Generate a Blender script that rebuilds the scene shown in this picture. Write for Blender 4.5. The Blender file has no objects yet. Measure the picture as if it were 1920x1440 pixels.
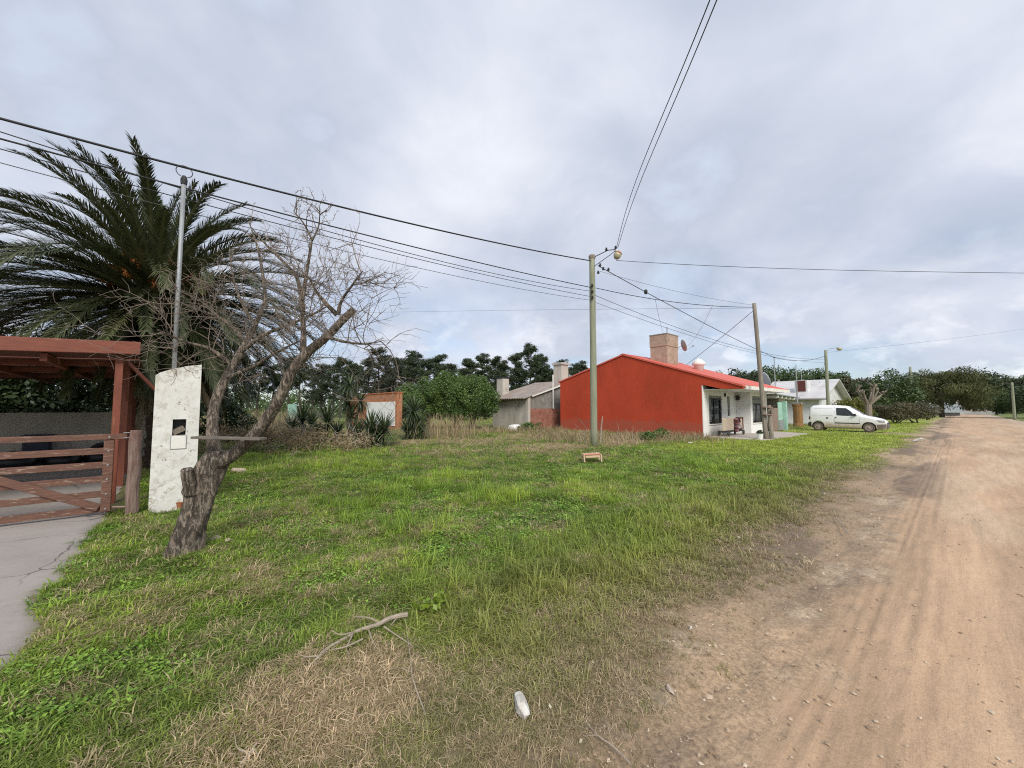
import bpy, bmesh, math, random
import numpy as np
from mathutils import Vector, Matrix
random.seed(7); rng = np.random.default_rng(7)
scene = bpy.context.scene
C = scene.collection
PI = math.pi; R = math.radians

# ---------------------------------------------------------------- camera
F = 740.0; PITCH = R(3.5); H = 1.6          # survey camera: focal length in 1920-px units, eye height
cam_d = bpy.data.cameras.new('camera'); cam = bpy.data.objects.new('camera', cam_d); C.objects.link(cam)
cam_d.sensor_width = 36; cam_d.lens = 36*F/1920; cam_d.clip_start = 0.05; cam_d.clip_end = 3000
cam.location = (0, 0, H); cam.rotation_euler = (PI/2+PITCH, 0, 0)
scene.camera = cam
# ---------------------------------------------------------------- world / sky
SUN_EL = R(39); SUN_AZ = R(166)              # azimuth clockwise from +Y (view axis): behind the viewer
world = bpy.data.worlds.new('World'); scene.world = world; world.use_nodes = True
nt = world.node_tree; N = nt.nodes; L = nt.links; N.clear()
def wn(t, **k):
    n = N.new(t)
    for a, b in k.items(): setattr(n, a, b)
    return n
def wmath(op, a, b=None, clamp=False):
    n = wn('ShaderNodeMath', operation=op, use_clamp=clamp)
    for i, v in enumerate((a, b)):
        if v is None: continue
        if isinstance(v, (int, float)): n.inputs[i].default_value = v
        else: L.new(v, n.inputs[i])
    return n.outputs[0]
out = wn('ShaderNodeOutputWorld'); bg = wn('ShaderNodeBackground'); L.new(bg.outputs[0], out.inputs[0])
sky = wn('ShaderNodeTexSky', sky_type='NISHITA', sun_disc=False, sun_elevation=SUN_EL, sun_rotation=SUN_AZ)
sky.air_density = 1.0; sky.dust_density = 0.6; sky.ozone_density = 1.5
bg.inputs['Strength'].default_value = 0.050
tc = wn('ShaderNodeTexCoord'); sep = wn('ShaderNodeSeparateXYZ'); L.new(tc.outputs['Generated'], sep.inputs[0])
zz = wmath('MAXIMUM', sep.outputs['Z'], 0.0); den = wmath('ADD', zz, 0.50)
cx = wmath('DIVIDE', sep.outputs['X'], den); cy = wmath('DIVIDE', sep.outputs['Y'], den)
comb = wn('ShaderNodeCombineXYZ'); L.new(cx, comb.inputs[0]); L.new(cy, comb.inputs[1])
def wnoise(sc, det, rough, off, dist=0.0):
    mp = wn('ShaderNodeMapping'); L.new(comb.outputs[0], mp.inputs[0]); mp.inputs['Location'].default_value = off
    n = wn('ShaderNodeTexNoise'); n.inputs['Scale'].default_value = sc; n.inputs['Detail'].default_value = det
    n.inputs['Roughness'].default_value = rough; n.inputs['Distortion'].default_value = dist
    L.new(mp.outputs[0], n.inputs['Vector']); return n.outputs['Fac']
def wramp(f, stops):
    n = wn('ShaderNodeValToRGB'); L.new(f, n.inputs[0]); e = n.color_ramp.elements
    while len(e) < len(stops): e.new(0.5)
    for i, (p, c) in enumerate(stops): e[i].position = p; e[i].color = (*c, 1) if len(c) == 3 else c
    return n.outputs['Color']
big = wnoise(1.35, 5, 0.48, (3.6, 1.2, 0), 0.35)
mid = wnoise(3.6, 7, 0.56, (7.3, 2.2, 4), 0.3)
f1 = wmath('ADD', wmath('MULTIPLY', big, 0.6), wmath('MULTIPLY', mid, 0.4))
cloud = wramp(f1, [(0.32, (6.6, 7.6, 9.1)), (0.42, (5.35, 5.9, 7.05)), (0.52, (6.4, 6.85, 7.95)), (0.66, (8.2, 8.5, 9.3))])
gap = wnoise(2.4, 6, 0.55, (11.6, 5.3, 2), 0.3)                     # holes low in the sky show blue
low = wmath('SUBTRACT', 1.0, wmath('MULTIPLY', zz, 2.6), True)
gm = wmath('MULTIPLY', wramp(gap, [(0.44, (0, 0, 0)), (0.58, (1, 1, 1))]), low, True)
gm = wmath('MULTIPLY', gm, 0.75)
sk = wn('ShaderNodeMix', data_type='RGBA', blend_type='MULTIPLY'); sk.inputs[0].default_value = 1.0
L.new(sky.outputs[0], sk.inputs[6]); sk.inputs[7].default_value = (1.15, 1.2, 1.3, 1)
mx = wn('ShaderNodeMix', data_type='RGBA'); L.new(gm, mx.inputs[0]); L.new(cloud, mx.inputs[6]); L.new(sk.outputs[2], mx.inputs[7])
# bright cumulus edges low above the horizon
puff = wnoise(6.0, 9, 0.6, (1.3, 8.8, 6), 0.2)
lo2 = wmath('SUBTRACT', 1.0, wmath('MULTIPLY', zz, 3.2), True)
pm_ = wmath('MULTIPLY', wramp(puff, [(0.50, (0, 0, 0)), (0.66, (1, 1, 1))]), lo2, True)
mx2 = wn('ShaderNodeMix', data_type='RGBA'); L.new(wmath('MULTIPLY', pm_, 0.8), mx2.inputs[0]); L.new(mx.outputs[2], mx2.inputs[6]); mx2.inputs[7].default_value = (10.2, 10.4, 10.9, 1)
L.new(mx2.outputs[2], bg.inputs['Color'])
# ---------------------------------------------------------------- sun (overcast: wide and weak)
sd = bpy.data.lights.new('sun', 'SUN'); sd.energy = 1.5; sd.angle = R(24); sd.color = (1.0, 0.945, 0.85)
sun = bpy.data.objects.new('sun', sd); C.objects.link(sun); sun.location = (0, -10, 40)
sdir = Vector((math.sin(SUN_AZ)*math.cos(SUN_EL), math.cos(SUN_AZ)*math.cos(SUN_EL), math.sin(SUN_EL)))
sun.rotation_euler = sdir.to_track_quat('Z', 'Y').to_euler()
vs = scene.view_settings; vs.view_transform = 'Standard'; vs.look = 'None'; vs.exposure = 1.08; vs.gamma = 1.0
try: vs.use_curve_mapping = False
except Exception: pass
scene.render.engine = 'CYCLES'
scene.cycles.max_bounces = 4; scene.cycles.diffuse_bounces = 2; scene.cycles.glossy_bounces = 2; scene.cycles.transmission_bounces = 3; scene.cycles.transparent_max_bounces = 4
scene.cycles.use_adaptive_sampling = True; scene.cycles.adaptive_threshold = 0.008; scene.cycles.adaptive_min_samples = 48; scene.cycles.use_denoising = False; scene.cycles.filter_width = 1.1; scene.cycles.sample_clamp_indirect = 2.5
try: scene.cycles.sampling_pattern = 'BLUE_NOISE'
except Exception: pass

# ---------------------------------------------------------------- survey frame: s runs along the road, t to its left
A = R(48.3); U = (math.sin(A), math.cos(A)); V = (-math.cos(A), math.sin(A)); RZ = PI/2-A
def ray(x, y):
    a = (x-960)/F; b = (720-y)/F
    return a, math.cos(PITCH)-b*math.sin(PITCH), math.sin(PITCH)+b*math.cos(PITCH)
def G(x, y, z=0):
    r = ray(x, y); k = (z-H)/r[2]; return r[0]*k, r[1]*k
def W(x, y, d):
    r = ray(x, y); k = d/r[1]; return Vector((r[0]*k, d, H+r[2]*k))
def ST(p): return p[0]*U[0]+p[1]*U[1], p[0]*V[0]+p[1]*V[1]
def XY(s, t): return s*U[0]+t*V[0], s*U[1]+t*V[1]
def P3(s, t, z): return Vector((s*U[0]+t*V[0], s*U[1]+t*V[1], z))
def on_t(x, y, t):
    r = ray(x, y); k = t/(r[0]*V[0]+r[1]*V[1]); return r[0]*k*U[0]+r[1]*k*U[1], H+r[2]*k

# ---------------------------------------------------------------- materials
MATS = {}
def newmat(name):
    m = bpy.data.materials.new(name); m.use_nodes = True; MATS[name] = m
    return m, m.node_tree, m.node_tree.nodes['Principled BSDF']
def node(t, kind, **k):
    n = t.nodes.new(kind)
    for a, b in k.items(): setattr(n, a, b)
    return n
def ramp(t, f, stops):
    n = node(t, 'ShaderNodeValToRGB'); t.links.new(f, n.inputs[0]); e = n.color_ramp.elements
    while len(e) < len(stops): e.new(0.5)
    for i, (p, c) in enumerate(stops): e[i].position = p; e[i].color = (*c, 1)
    return n.outputs['Color']
def noise(t, scale, detail=5, rough=0.55, vec=(1, 1, 1), dist=0.0, coord='Object'):
    c = node(t, 'ShaderNodeTexCoord'); mp = node(t, 'ShaderNodeMapping'); mp.inputs['Scale'].default_value = vec
    t.links.new(c.outputs[coord], mp.inputs[0]); n = node(t, 'ShaderNodeTexNoise')
    n.inputs['Scale'].default_value = scale; n.inputs['Detail'].default_value = detail
    n.inputs['Roughness'].default_value = rough; n.inputs['Distortion'].default_value = dist
    t.links.new(mp.outputs[0], n.inputs['Vector']); return n.outputs['Fac']
def mix(t, f, a, b, mode='MIX'):
    n = node(t, 'ShaderNodeMix', data_type='RGBA', blend_type=mode)
    for i, v in ((0, f), (6, a), (7, b)):
        if isinstance(v, (int, float)): n.inputs[i].default_value = v
        elif isinstance(v, tuple): n.inputs[i].default_value = (*v, 1)
        else: t.links.new(v, n.inputs[i])
    return n.outputs[2]
def bump(t, bs, f, strength=0.4, dist=0.02):
    b = node(t, 'ShaderNodeBump'); b.inputs['Strength'].default_value = strength; b.inputs['Distance'].default_value = dist
    t.links.new(f, b.inputs['Height']); t.links.new(b.outputs[0], bs.inputs['Normal'])
def mat(name, c1, c2=None, sc=4.0, rough=0.8, vec=(1, 1, 1), bmp=0.3, bsc=None, bdist=0.01, stain=None, ssc=1.5, sth=(0.5, 0.7), metal=0.0, svec=(1, 1, 1)):
    m, t, bs = newmat(name); bs.inputs['Roughness'].default_value = rough; bs.inputs['Metallic'].default_value = metal
    c2 = c2 or tuple(v*0.7 for v in c1)
    n = noise(t, sc, 7, 0.6, vec)
    col = ramp(t, n, [(0.32, c2), (0.68, c1)])
    if stain:
        f = ramp(t, noise(t, ssc, 8, 0.65, svec, 0.6), [(sth[0], (0, 0, 0)), (sth[1], (1, 1, 1))])
        col = mix(t, f, col, stain)
    t.links.new(col, bs.inputs['Base Color'])
    if bmp: bump(t, bs, noise(t, bsc or sc*6, 6, 0.6, vec), bmp, bdist)
    return m
def leafmat(name, stops, trans=0.25, rough=0.55, attr='lv'):
    m, t, bs = newmat(name); bs.inputs['Roughness'].default_value = rough
    a = node(t, 'ShaderNodeAttribute', attribute_name=attr); col = ramp(t, a.outputs['Fac'], stops)
    t.links.new(col, bs.inputs['Base Color']); tr = node(t, 'ShaderNodeBsdfTranslucent'); t.links.new(col, tr.inputs[0])
    mxs = node(t, 'ShaderNodeMixShader'); mxs.inputs[0].default_value = trans
    t.links.new(bs.outputs[0], mxs.inputs[1]); t.links.new(tr.outputs[0], mxs.inputs[2])
    t.links.new(mxs.outputs[0], t.nodes['Material Output'].inputs[0]); return m
M = MATS
def redmat():
    m, t, bs = newmat('red_paint'); bs.inputs['Roughness'].default_value = .85; bs.inputs['Specular IOR Level'].default_value = .2
    base = ramp(t, noise(t, 1.1, 7, .6), [(.3, (.43, .058, .026)), (.7, (.49, .068, .031))])
    base = mix(t, ramp(t, noise(t, .55, 8, .65, (1, 1, .5), .4), [(.46, (0, 0, 0)), (.72, (.75,)*3)]), base, (.34, .052, .026))
    base = mix(t, ramp(t, noise(t, 3.0, 8, .7, (2.5, 2.5, .35), .3), [(.55, (0, 0, 0)), (.72, (.45,)*3)]), base, (.52, .11, .06))
    c = node(t, 'ShaderNodeTexCoord'); sx = node(t, 'ShaderNodeSeparateXYZ'); t.links.new(c.outputs['Object'], sx.inputs[0])
    ad = node(t, 'ShaderNodeMath', operation='MULTIPLY_ADD'); t.links.new(noise(t, 2.5, 8, .7), ad.inputs[0]); ad.inputs[1].default_value = -1.5; t.links.new(sx.outputs[2], ad.inputs[2])
    base = mix(t, ramp(t, ad.outputs[0], [(-.1+.1, (.40,)*3), (.12, (0, 0, 0))]), base, (.28, .12, .08))
    t.links.new(base, bs.inputs['Base Color']); bump(t, bs, mix(t, .6, noise(t, 60, 6, .6), noise(t, 3, 4, .6)), .2, .01)
redmat()
mat('red_roof', (.66, .13, .085), (.57, .10, .065), 2.0, 0.6, vec=(1, 4, 1), bmp=0.2, stain=(.42, .12, .08), ssc=1.2, sth=(.6, .85))
mat('white_paint', (.80, .80, .78), (.74, .74, .71), 2.0, 0.7, bmp=0.12, bsc=70, bdist=0.004)
mat('white_trim', (.78, .77, .73), (.66, .64, .58), 3.0, 0.7)
mat('beige_wall', (.66, .58, .42), (.54, .47, .34), 2.0, 0.85, stain=(.40, .33, .24), ssc=1.5)
mat('teal_paint', (.36, .58, .48), (.30, .50, .42), 3.0, 0.55, stain=(.26, .36, .32), ssc=2.5)
mat('grey_metal', (.30, .32, .33), (.23, .24, .26), 4.0, 0.5, stain=(.24, .16, .12), ssc=2.5)
mat('rust_metal', (.30, .20, .16), (.20, .14, .12), 3.0, 0.7)
mat('dark_wood', (.17, .085, .05), (.11, .055, .035), 6.0, 0.7, vec=(1, 6, 6), stain=(.26, .17, .12), ssc=5, sth=(.55, .75))
mat('gate_wood', (.18, .085, .055), (.10, .05, .036), 5.0, 0.75, vec=(1, 8, 8), bmp=0.4, stain=(.33, .25, .19), ssc=7, sth=(.56, .70), svec=(1, 4, 4))
mat('carport_wood', (.225, .060, .030), (.15, .040, .022), 4.0, 0.6, vec=(1, 7, 7), bmp=0.3, stain=(.52, .27, .16), ssc=6, sth=(.62, .74), svec=(.6, 5, 5))
mat('carport_post_wood', (.225, .060, .030), (.15, .040, .022), 4.0, 0.6, vec=(7, 7, .8), bmp=0.3, stain=(.36, .16, .09), ssc=6, sth=(.62, .76), svec=(5, 5, .6))
mat('carport_sheet', (.15, .045, .028), (.10, .032, .02), 3.0, 0.75, vec=(1, 6, 1))
mat('weathered_wood', (.30, .255, .21), (.15, .12, .095), 5.0, 0.9, vec=(6, 6, 1), bmp=0.7, bsc=14, stain=(.12, .09, .07), ssc=5, svec=(3, 3, .6))
mat('post_wood', (.27, .20, .165), (.10, .055, .045), 4.0, 0.9, vec=(7, 7, .8), bmp=0.8, bsc=12, stain=(.13, .05, .04), ssc=3)
mat('plank_wood', (.20, .17, .14), (.11, .095, .08), 6.0, 0.9, vec=(1, 8, 8), bmp=0.6)
mat('pole_wood', (.30, .31, .22), (.205, .215, .15), 3.5, 0.85, vec=(6, 6, .35), bmp=0.5, bsc=18, stain=(.16, .14, .10), ssc=2.5, sth=(.58, .75), svec=(3, 3, .4))
mat('old_pole_wood', (.33, .29, .24), (.18, .155, .13), 4.0, 0.9, vec=(7, 7, .5), bmp=0.7, bsc=16)
mat('concrete', (.42, .385, .36), (.34, .31, .29), 1.6, 0.9, bmp=0.35, bsc=45, bdist=0.006, stain=(.27, .24, .22), ssc=0.9, sth=(.52, .72))
mat('patio_concrete', (.50, .44, .40), (.42, .365, .33), 2.0, 0.9, bmp=0.3, stain=(.50, .47, .40), ssc=1.4)
mat('old_plaster', (.54, .50, .44), (.40, .37, .32), 1.4, 0.95, vec=(1.4, 1.4, .6), bmp=0.5, bsc=12, stain=(.22, .20, .17), ssc=1.6, sth=(.56, .74), svec=(2, 2, .5))
mat('mossy_plaster', (.36, .31, .18), (.26, .24, .17), 3, 0.95, bmp=0.5)
mat('dark_render', (.25, .235, .21), (.155, .145, .13), 2.2, 0.95, bmp=0.6, bsc=9, stain=(.37, .35, .31), ssc=2.6, sth=(.56, .72))
mat('asbestos', (.36, .315, .29), (.25, .215, .20), 1.2, 0.9, vec=(1, 1, 1), bmp=0.4, stain=(.33, .21, .115), ssc=0.8, sth=(.5, .75), svec=(.6, 1.6, 1))
def pillarmat():
    m, t, bs = newmat('pillar_paint'); bs.inputs['Roughness'].default_value = .85
    base = ramp(t, noise(t, 6, 6, .6), [(.3, (.60, .59, .55)), (.7, (.73, .725, .69))])
    c = node(t, 'ShaderNodeTexCoord'); sx = node(t, 'ShaderNodeSeparateXYZ'); t.links.new(c.outputs['Object'], sx.inputs[0])
    zr = ramp(t, sx.outputs[2], [(0.0, (1, 1, 1)), (.5, (.42,)*3)]); zt = node(t, 'ShaderNodeMapRange'); t.links.new(sx.outputs[2], zt.inputs[0]); zt.inputs[1].default_value = 1.75; zt.inputs[2].default_value = 2.25; zt.inputs[3].default_value = 0.0; zt.inputs[4].default_value = .75
    wear = node(t, 'ShaderNodeMath', operation='MAXIMUM'); t.links.new(zr, wear.inputs[0]); t.links.new(zt.outputs[0], wear.inputs[1])
    f = ramp(t, noise(t, 9, 9, .75, (1, 1, .8), .5), [(.51, (0, 0, 0)), (.60, (.85,)*3)])
    base = mix(t, mix(t, 1.0, f, wear.outputs[0], 'MULTIPLY'), base, ramp(t, noise(t, 4, 4, .6), [(.4, (.24, .215, .10)), (.6, (.27, .22, .17))]))
    f2 = ramp(t, noise(t, 15, 6, .7), [(.635, (0, 0, 0)), (.67, (1, 1, 1))]); base = mix(t, f2, base, (.20, .18, .15))
    f3 = ramp(t, noise(t, 3.2, 7, .7, (2, 2, .5), .4), [(.56, (0, 0, 0)), (.70, (.6, .6, .6))]); base = mix(t, f3, base, (.50, .47, .38))
    t.links.new(base, bs.inputs['Base Color']); bump(t, bs, mix(t, .5, noise(t, 28, 7, .7), f2), .6, .012)
pillarmat()
mat('galvanised', (.36, .375, .39), (.26, .275, .285), 6.0, 0.5, metal=0.2, vec=(1, 1, .4), bmp=0.05)
mat('cable_black', (.022, .022, .024), (.014, .014, .015), 8, 0.6, bmp=0)
mat('cable_grey', (.07, .07, .075), (.05, .05, .055), 8, 0.6, bmp=0)
mat('black_plastic', (.014, .014, .016), (.008, .008, .009), 5, 0.45, bmp=0.3)
mat('blue_plastic', (.012, .02, .045), (.008, .013, .03), 5, 0.5, bmp=0.1)
mat('dark_glass', (.012, .014, .017), (.008, .009, .011), 2, 0.08, bmp=0)
mat('curtain', (.30, .30, .29), (.16, .16, .16), 5, 0.8, vec=(9, 9, .3), bmp=0.2)
mat('shutter_slat', (.40, .39, .35), (.30, .29, .26), 6, 0.6)
mat('black_iron', (.02, .02, .02), (.012, .012, .012), 6, 0.5, bmp=0.1)
mat('lamp_glass', (.50, .46, .33), (.38, .34, .22), 6, 0.25, bmp=0)
mat('lamp_rust', (.45, .20, .07), (.30, .13, .05), 8, 0.7)
mat('dish_grey', (.46, .48, .50), (.38, .40, .42), 4, 0.5)
mat('tan_board', (.50, .41, .31), (.42, .34, .26), 3, 0.7, vec=(1, 1, 5))
mat('pink_cloth', (.38, .17, .18), (.16, .06, .08), 9, 0.9)
mat('dark_cloth', (.045, .03, .045), (.02, .015, .02), 9, 0.9)
mat('pale_cloth', (.55, .47, .46), (.32, .24, .25), 9, 0.9)
mat('crate_pine', (.68, .50, .33), (.56, .40, .26), 5, 0.7, vec=(1, 6, 6))
mat('crate_red', (.60, .22, .16), (.50, .17, .12), 5, 0.7)
mat('brown_tank', (.30, .165, .06), (.17, .085, .03), 3, 0.8, vec=(4, 4, .5), bmp=0.5)
mat('brown_door', (.12, .028, .02), (.08, .018, .013), 3, 0.6)
mat('light_metal_roof', (.62, .61, .61), (.53, .52, .52), 1.5, 0.5, vec=(3, .5, 1), stain=(.45, .42, .40), ssc=1)
mat('grey_roof', (.30, .33, .33), (.22, .25, .25), 2, 0.6)
mat('pale_wall', (.70, .71, .70), (.62, .63, .62), 2, 0.8, stain=(.5, .5, .48), ssc=1)
mat('van_white', (.82, .82, .82), (.78, .78, .78), 2, 0.25, bmp=0)
mat('van_black', (.03, .03, .032), (.022, .022, .023), 4, 0.6, bmp=0.1)
mat('bumper_dusty', (.17, .145, .125), (.10, .088, .078), 5, 0.7, bmp=0.1)
mat('van_glass', (.03, .035, .038), (.02, .024, .026), 2, 0.06, bmp=0)
mat('tyre_dusty', (.13, .105, .088), (.075, .062, .055), 8, 0.9)
mat('rim_dusty', (.33, .27, .23), (.22, .18, .155), 6, 0.6)
mat('headlight', (.30, .32, .33), (.20, .22, .23), 4, 0.12, bmp=0)
mat('seam', (.20, .19, .19), (.16, .15, .15), 4, 0.7, bmp=0)
mat('stone_white', (.74, .73, .69), (.42, .39, .34), 26, 0.9, bmp=0.9, bsc=40, bdist=.008)
mat('stone_tan', (.50, .41, .32), (.36, .29, .225), 18, 0.9, bmp=0.8, bsc=40, bdist=.008)
mat('dead_branch', (.40, .335, .265), (.27, .22, .175), 12, 0.9, bmp=0.6)
mat('straw', (.52, .41, .26), (.38, .29, .18), 12, 0.9, bmp=0)
mat('orange_brick_base', (.45, .15, .06), (.34, .11, .05), 3, 0.9)
mat('fence_white', (.78, .77, .72), (.68, .67, .62), 3, 0.7)
mat('mesh_grey', (.055, .06, .06), (.04, .045, .045), 3, 0.6)
mat('trunk_dark', (.085, .07, .055), (.045, .037, .03), 5, 0.95, vec=(1, 1, .3), bmp=0.6)
mat('palm_trunk', (.15, .105, .07), (.06, .043, .03), 6, 0.95, bmp=0.9, bsc=14, bdist=.04)
mat('terracotta', (.40, .15, .07), (.30, .11, .05), 5, 0.8)
def brickmat(name, b1, b2, mortar, sc=1.0, vert=False):
    m, t, bs = newmat(name); bs.inputs['Roughness'].default_value = .9
    c = node(t, 'ShaderNodeTexCoord'); g = node(t, 'ShaderNodeNewGeometry'); sp = node(t, 'ShaderNodeSeparateXYZ'); t.links.new(c.outputs['Object'], sp.inputs[0])
    ad = node(t, 'ShaderNodeMath', operation='ADD'); t.links.new(sp.outputs[0], ad.inputs[0]); t.links.new(sp.outputs[1], ad.inputs[1])
    cb = node(t, 'ShaderNodeCombineXYZ'); t.links.new(ad.outputs[0], cb.inputs[0]); t.links.new(sp.outputs[2], cb.inputs[1])
    b = node(t, 'ShaderNodeTexBrick'); t.links.new(cb.outputs[0], b.inputs['Vector'])
    b.inputs['Color1'].default_value = (*b1, 1); b.inputs['Color2'].default_value = (*b2, 1); b.inputs['Mortar'].default_value = (*mortar, 1)
    b.inputs['Scale'].default_value = sc; b.inputs['Brick Width'].default_value = .25; b.inputs['Row Height'].default_value = .075
    b.inputs['Mortar Size'].default_value = .010; b.inputs['Mortar Smooth'].default_value = .3; b.inputs['Bias'].default_value = 0
    col = mix(t, ramp(t, noise(t, 2.2, 7, .65), [(.4, (0, 0, 0)), (.72, (1, 1, 1))]), b.outputs['Color'], tuple(v*.62 for v in b1))
    t.links.new(col, bs.inputs['Base Color'])
    inv = node(t, 'ShaderNodeMath', operation='SUBTRACT'); inv.inputs[0].default_value = 1; t.links.new(b.outputs['Fac'], inv.inputs[1]); bump(t, bs, inv.outputs[0], .6, .02)
brickmat('red_brick', (.36, .095, .05), (.27, .07, .042), (.38, .30, .25))
brickmat('tan_brick', (.50, .39, .30), (.42, .32, .245), (.36, .29, .23))
brickmat('orange_brick', (.52, .19, .075), (.42, .14, .06), (.42, .30, .22), .8)
# dusty van flank: road mud up to the sills
def vanmat():
    m, t, bs = newmat('van_body_paint'); bs.inputs['Roughness'].default_value = .28
    c = node(t, 'ShaderNodeTexCoord'); sp = node(t, 'ShaderNodeSeparateXYZ'); t.links.new(c.outputs['Object'], sp.inputs[0])
    ns = noise(t, 3.5, 7, .65)
    ad = node(t, 'ShaderNodeMath', operation='MULTIPLY_ADD'); t.links.new(ns, ad.inputs[0]); ad.inputs[1].default_value = .55; t.links.new(sp.outputs[2], ad.inputs[2])
    f = ramp(t, ad.outputs[0], [(.70, (1, 1, 1)), (1.0, (0, 0, 0))])
    t.links.new(mix(t, f, (.80, .81, .82), (.45, .37, .29)), bs.inputs['Base Color'])
    t.links.new(ramp(t, ad.outputs[0], [(.70, (.85,)*3), (1.0, (.25,)*3)]), bs.inputs['Roughness'])
vanmat()
leafmat('palm_green', [(0, (.021, .031, .014)), (.5, (.052, .067, .028)), (1, (.145, .152, .066))], .12, .42)
leafmat('palm_dead', [(0, (.07, .052, .035)), (.5, (.15, .115, .075)), (1, (.24, .19, .12))], .15, .8)
leafmat('palm_fruit', [(0, (.22, .07, .012)), (1, (.42, .16, .025))], .1, .7)
leafmat('hedge_green', [(0, (.036, .072, .018)), (.5, (.088, .155, .034)), (1, (.175, .26, .055))], .2, .5)
leafmat('bush_dark', [(0, (.014, .026, .010)), (.5, (.032, .055, .018)), (1, (.066, .100, .030))], .2, .5)
leafmat('pine_green', [(0, (.018, .030, .014)), (.5, (.044, .064, .028)), (1, (.092, .120, .048))], .15, .6)
leafmat('gum_green', [(0, (.026, .032, .020)), (.5, (.055, .065, .040)), (1, (.10, .112, .07))], .2, .6)
leafmat('cypress_green', [(0, (.024, .045, .017)), (.5, (.060, .102, .032)), (1, (.125, .18, .055))], .15, .55)
leafmat('willow_green', [(0, (.042, .052, .018)), (.5, (.095, .108, .034)), (1, (.16, .17, .052))], .25, .6)
leafmat('olive_brown', [(0, (.045, .045, .022)), (.5, (.095, .088, .045)), (1, (.16, .135, .075))], .2, .7)
leafmat('yellow_green', [(0, (.06, .08, .02)), (.5, (.14, .15, .03)), (1, (.28, .24, .04))], .25, .6)
leafmat('yucca_green', [(0, (.026, .044, .020)), (.5, (.066, .096, .042)), (1, (.16, .20, .085))], .12, .4)
leafmat('dry_leaf', [(0, (.17, .125, .075)), (.5, (.34, .26, .15)), (1, (.52, .42, .26))], .25, .85)
leafmat('litter_leaf', [(0, (.36, .27, .17)), (1, (.70, .63, .48))], .2, .8)
leafmat('lime_leaf', [(0, (.12, .19, .02)), (1, (.26, .36, .04))], .3, .5)
# rough bark of the leaning tree
def barkmat():
    m, t, bs = newmat('bark'); bs.inputs['Roughness'].default_value = .95
    rid = noise(t, 9, 10, .72, (2.0, 2.0, .5), 1.8); fine = noise(t, 45, 6, .7, (1, 1, .6), .5)
    f = ramp(t, rid, [(.36, (0, 0, 0)), (.45, (.55,)*3), (.53, (1, 1, 1))])
    base = ramp(t, noise(t, 5, 8, .65), [(.32, (.16, .125, .095)), (.52, (.245, .198, .155)), (.72, (.36, .305, .245))])
    col = mix(t, f, (.055, .042, .032), mix(t, 1.0, base, ramp(t, fine, [(.3, (.6,)*3), (.7, (1.25,)*3)]), 'MULTIPLY'))
    t.links.new(mix(t, ramp(t, noise(t, 1.7, 5, .6), [(.55, (0, 0, 0)), (.75, (1, 1, 1))]), col, mix(t, .5, col, (.19, .19, .12))), bs.inputs['Base Color'])
    bump(t, bs, mix(t, .3, f, fine), 1.0, .045)
barkmat()
mat('twig', (.22, .175, .14), (.13, .105, .085), 9, .9, bmp=0)

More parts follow.
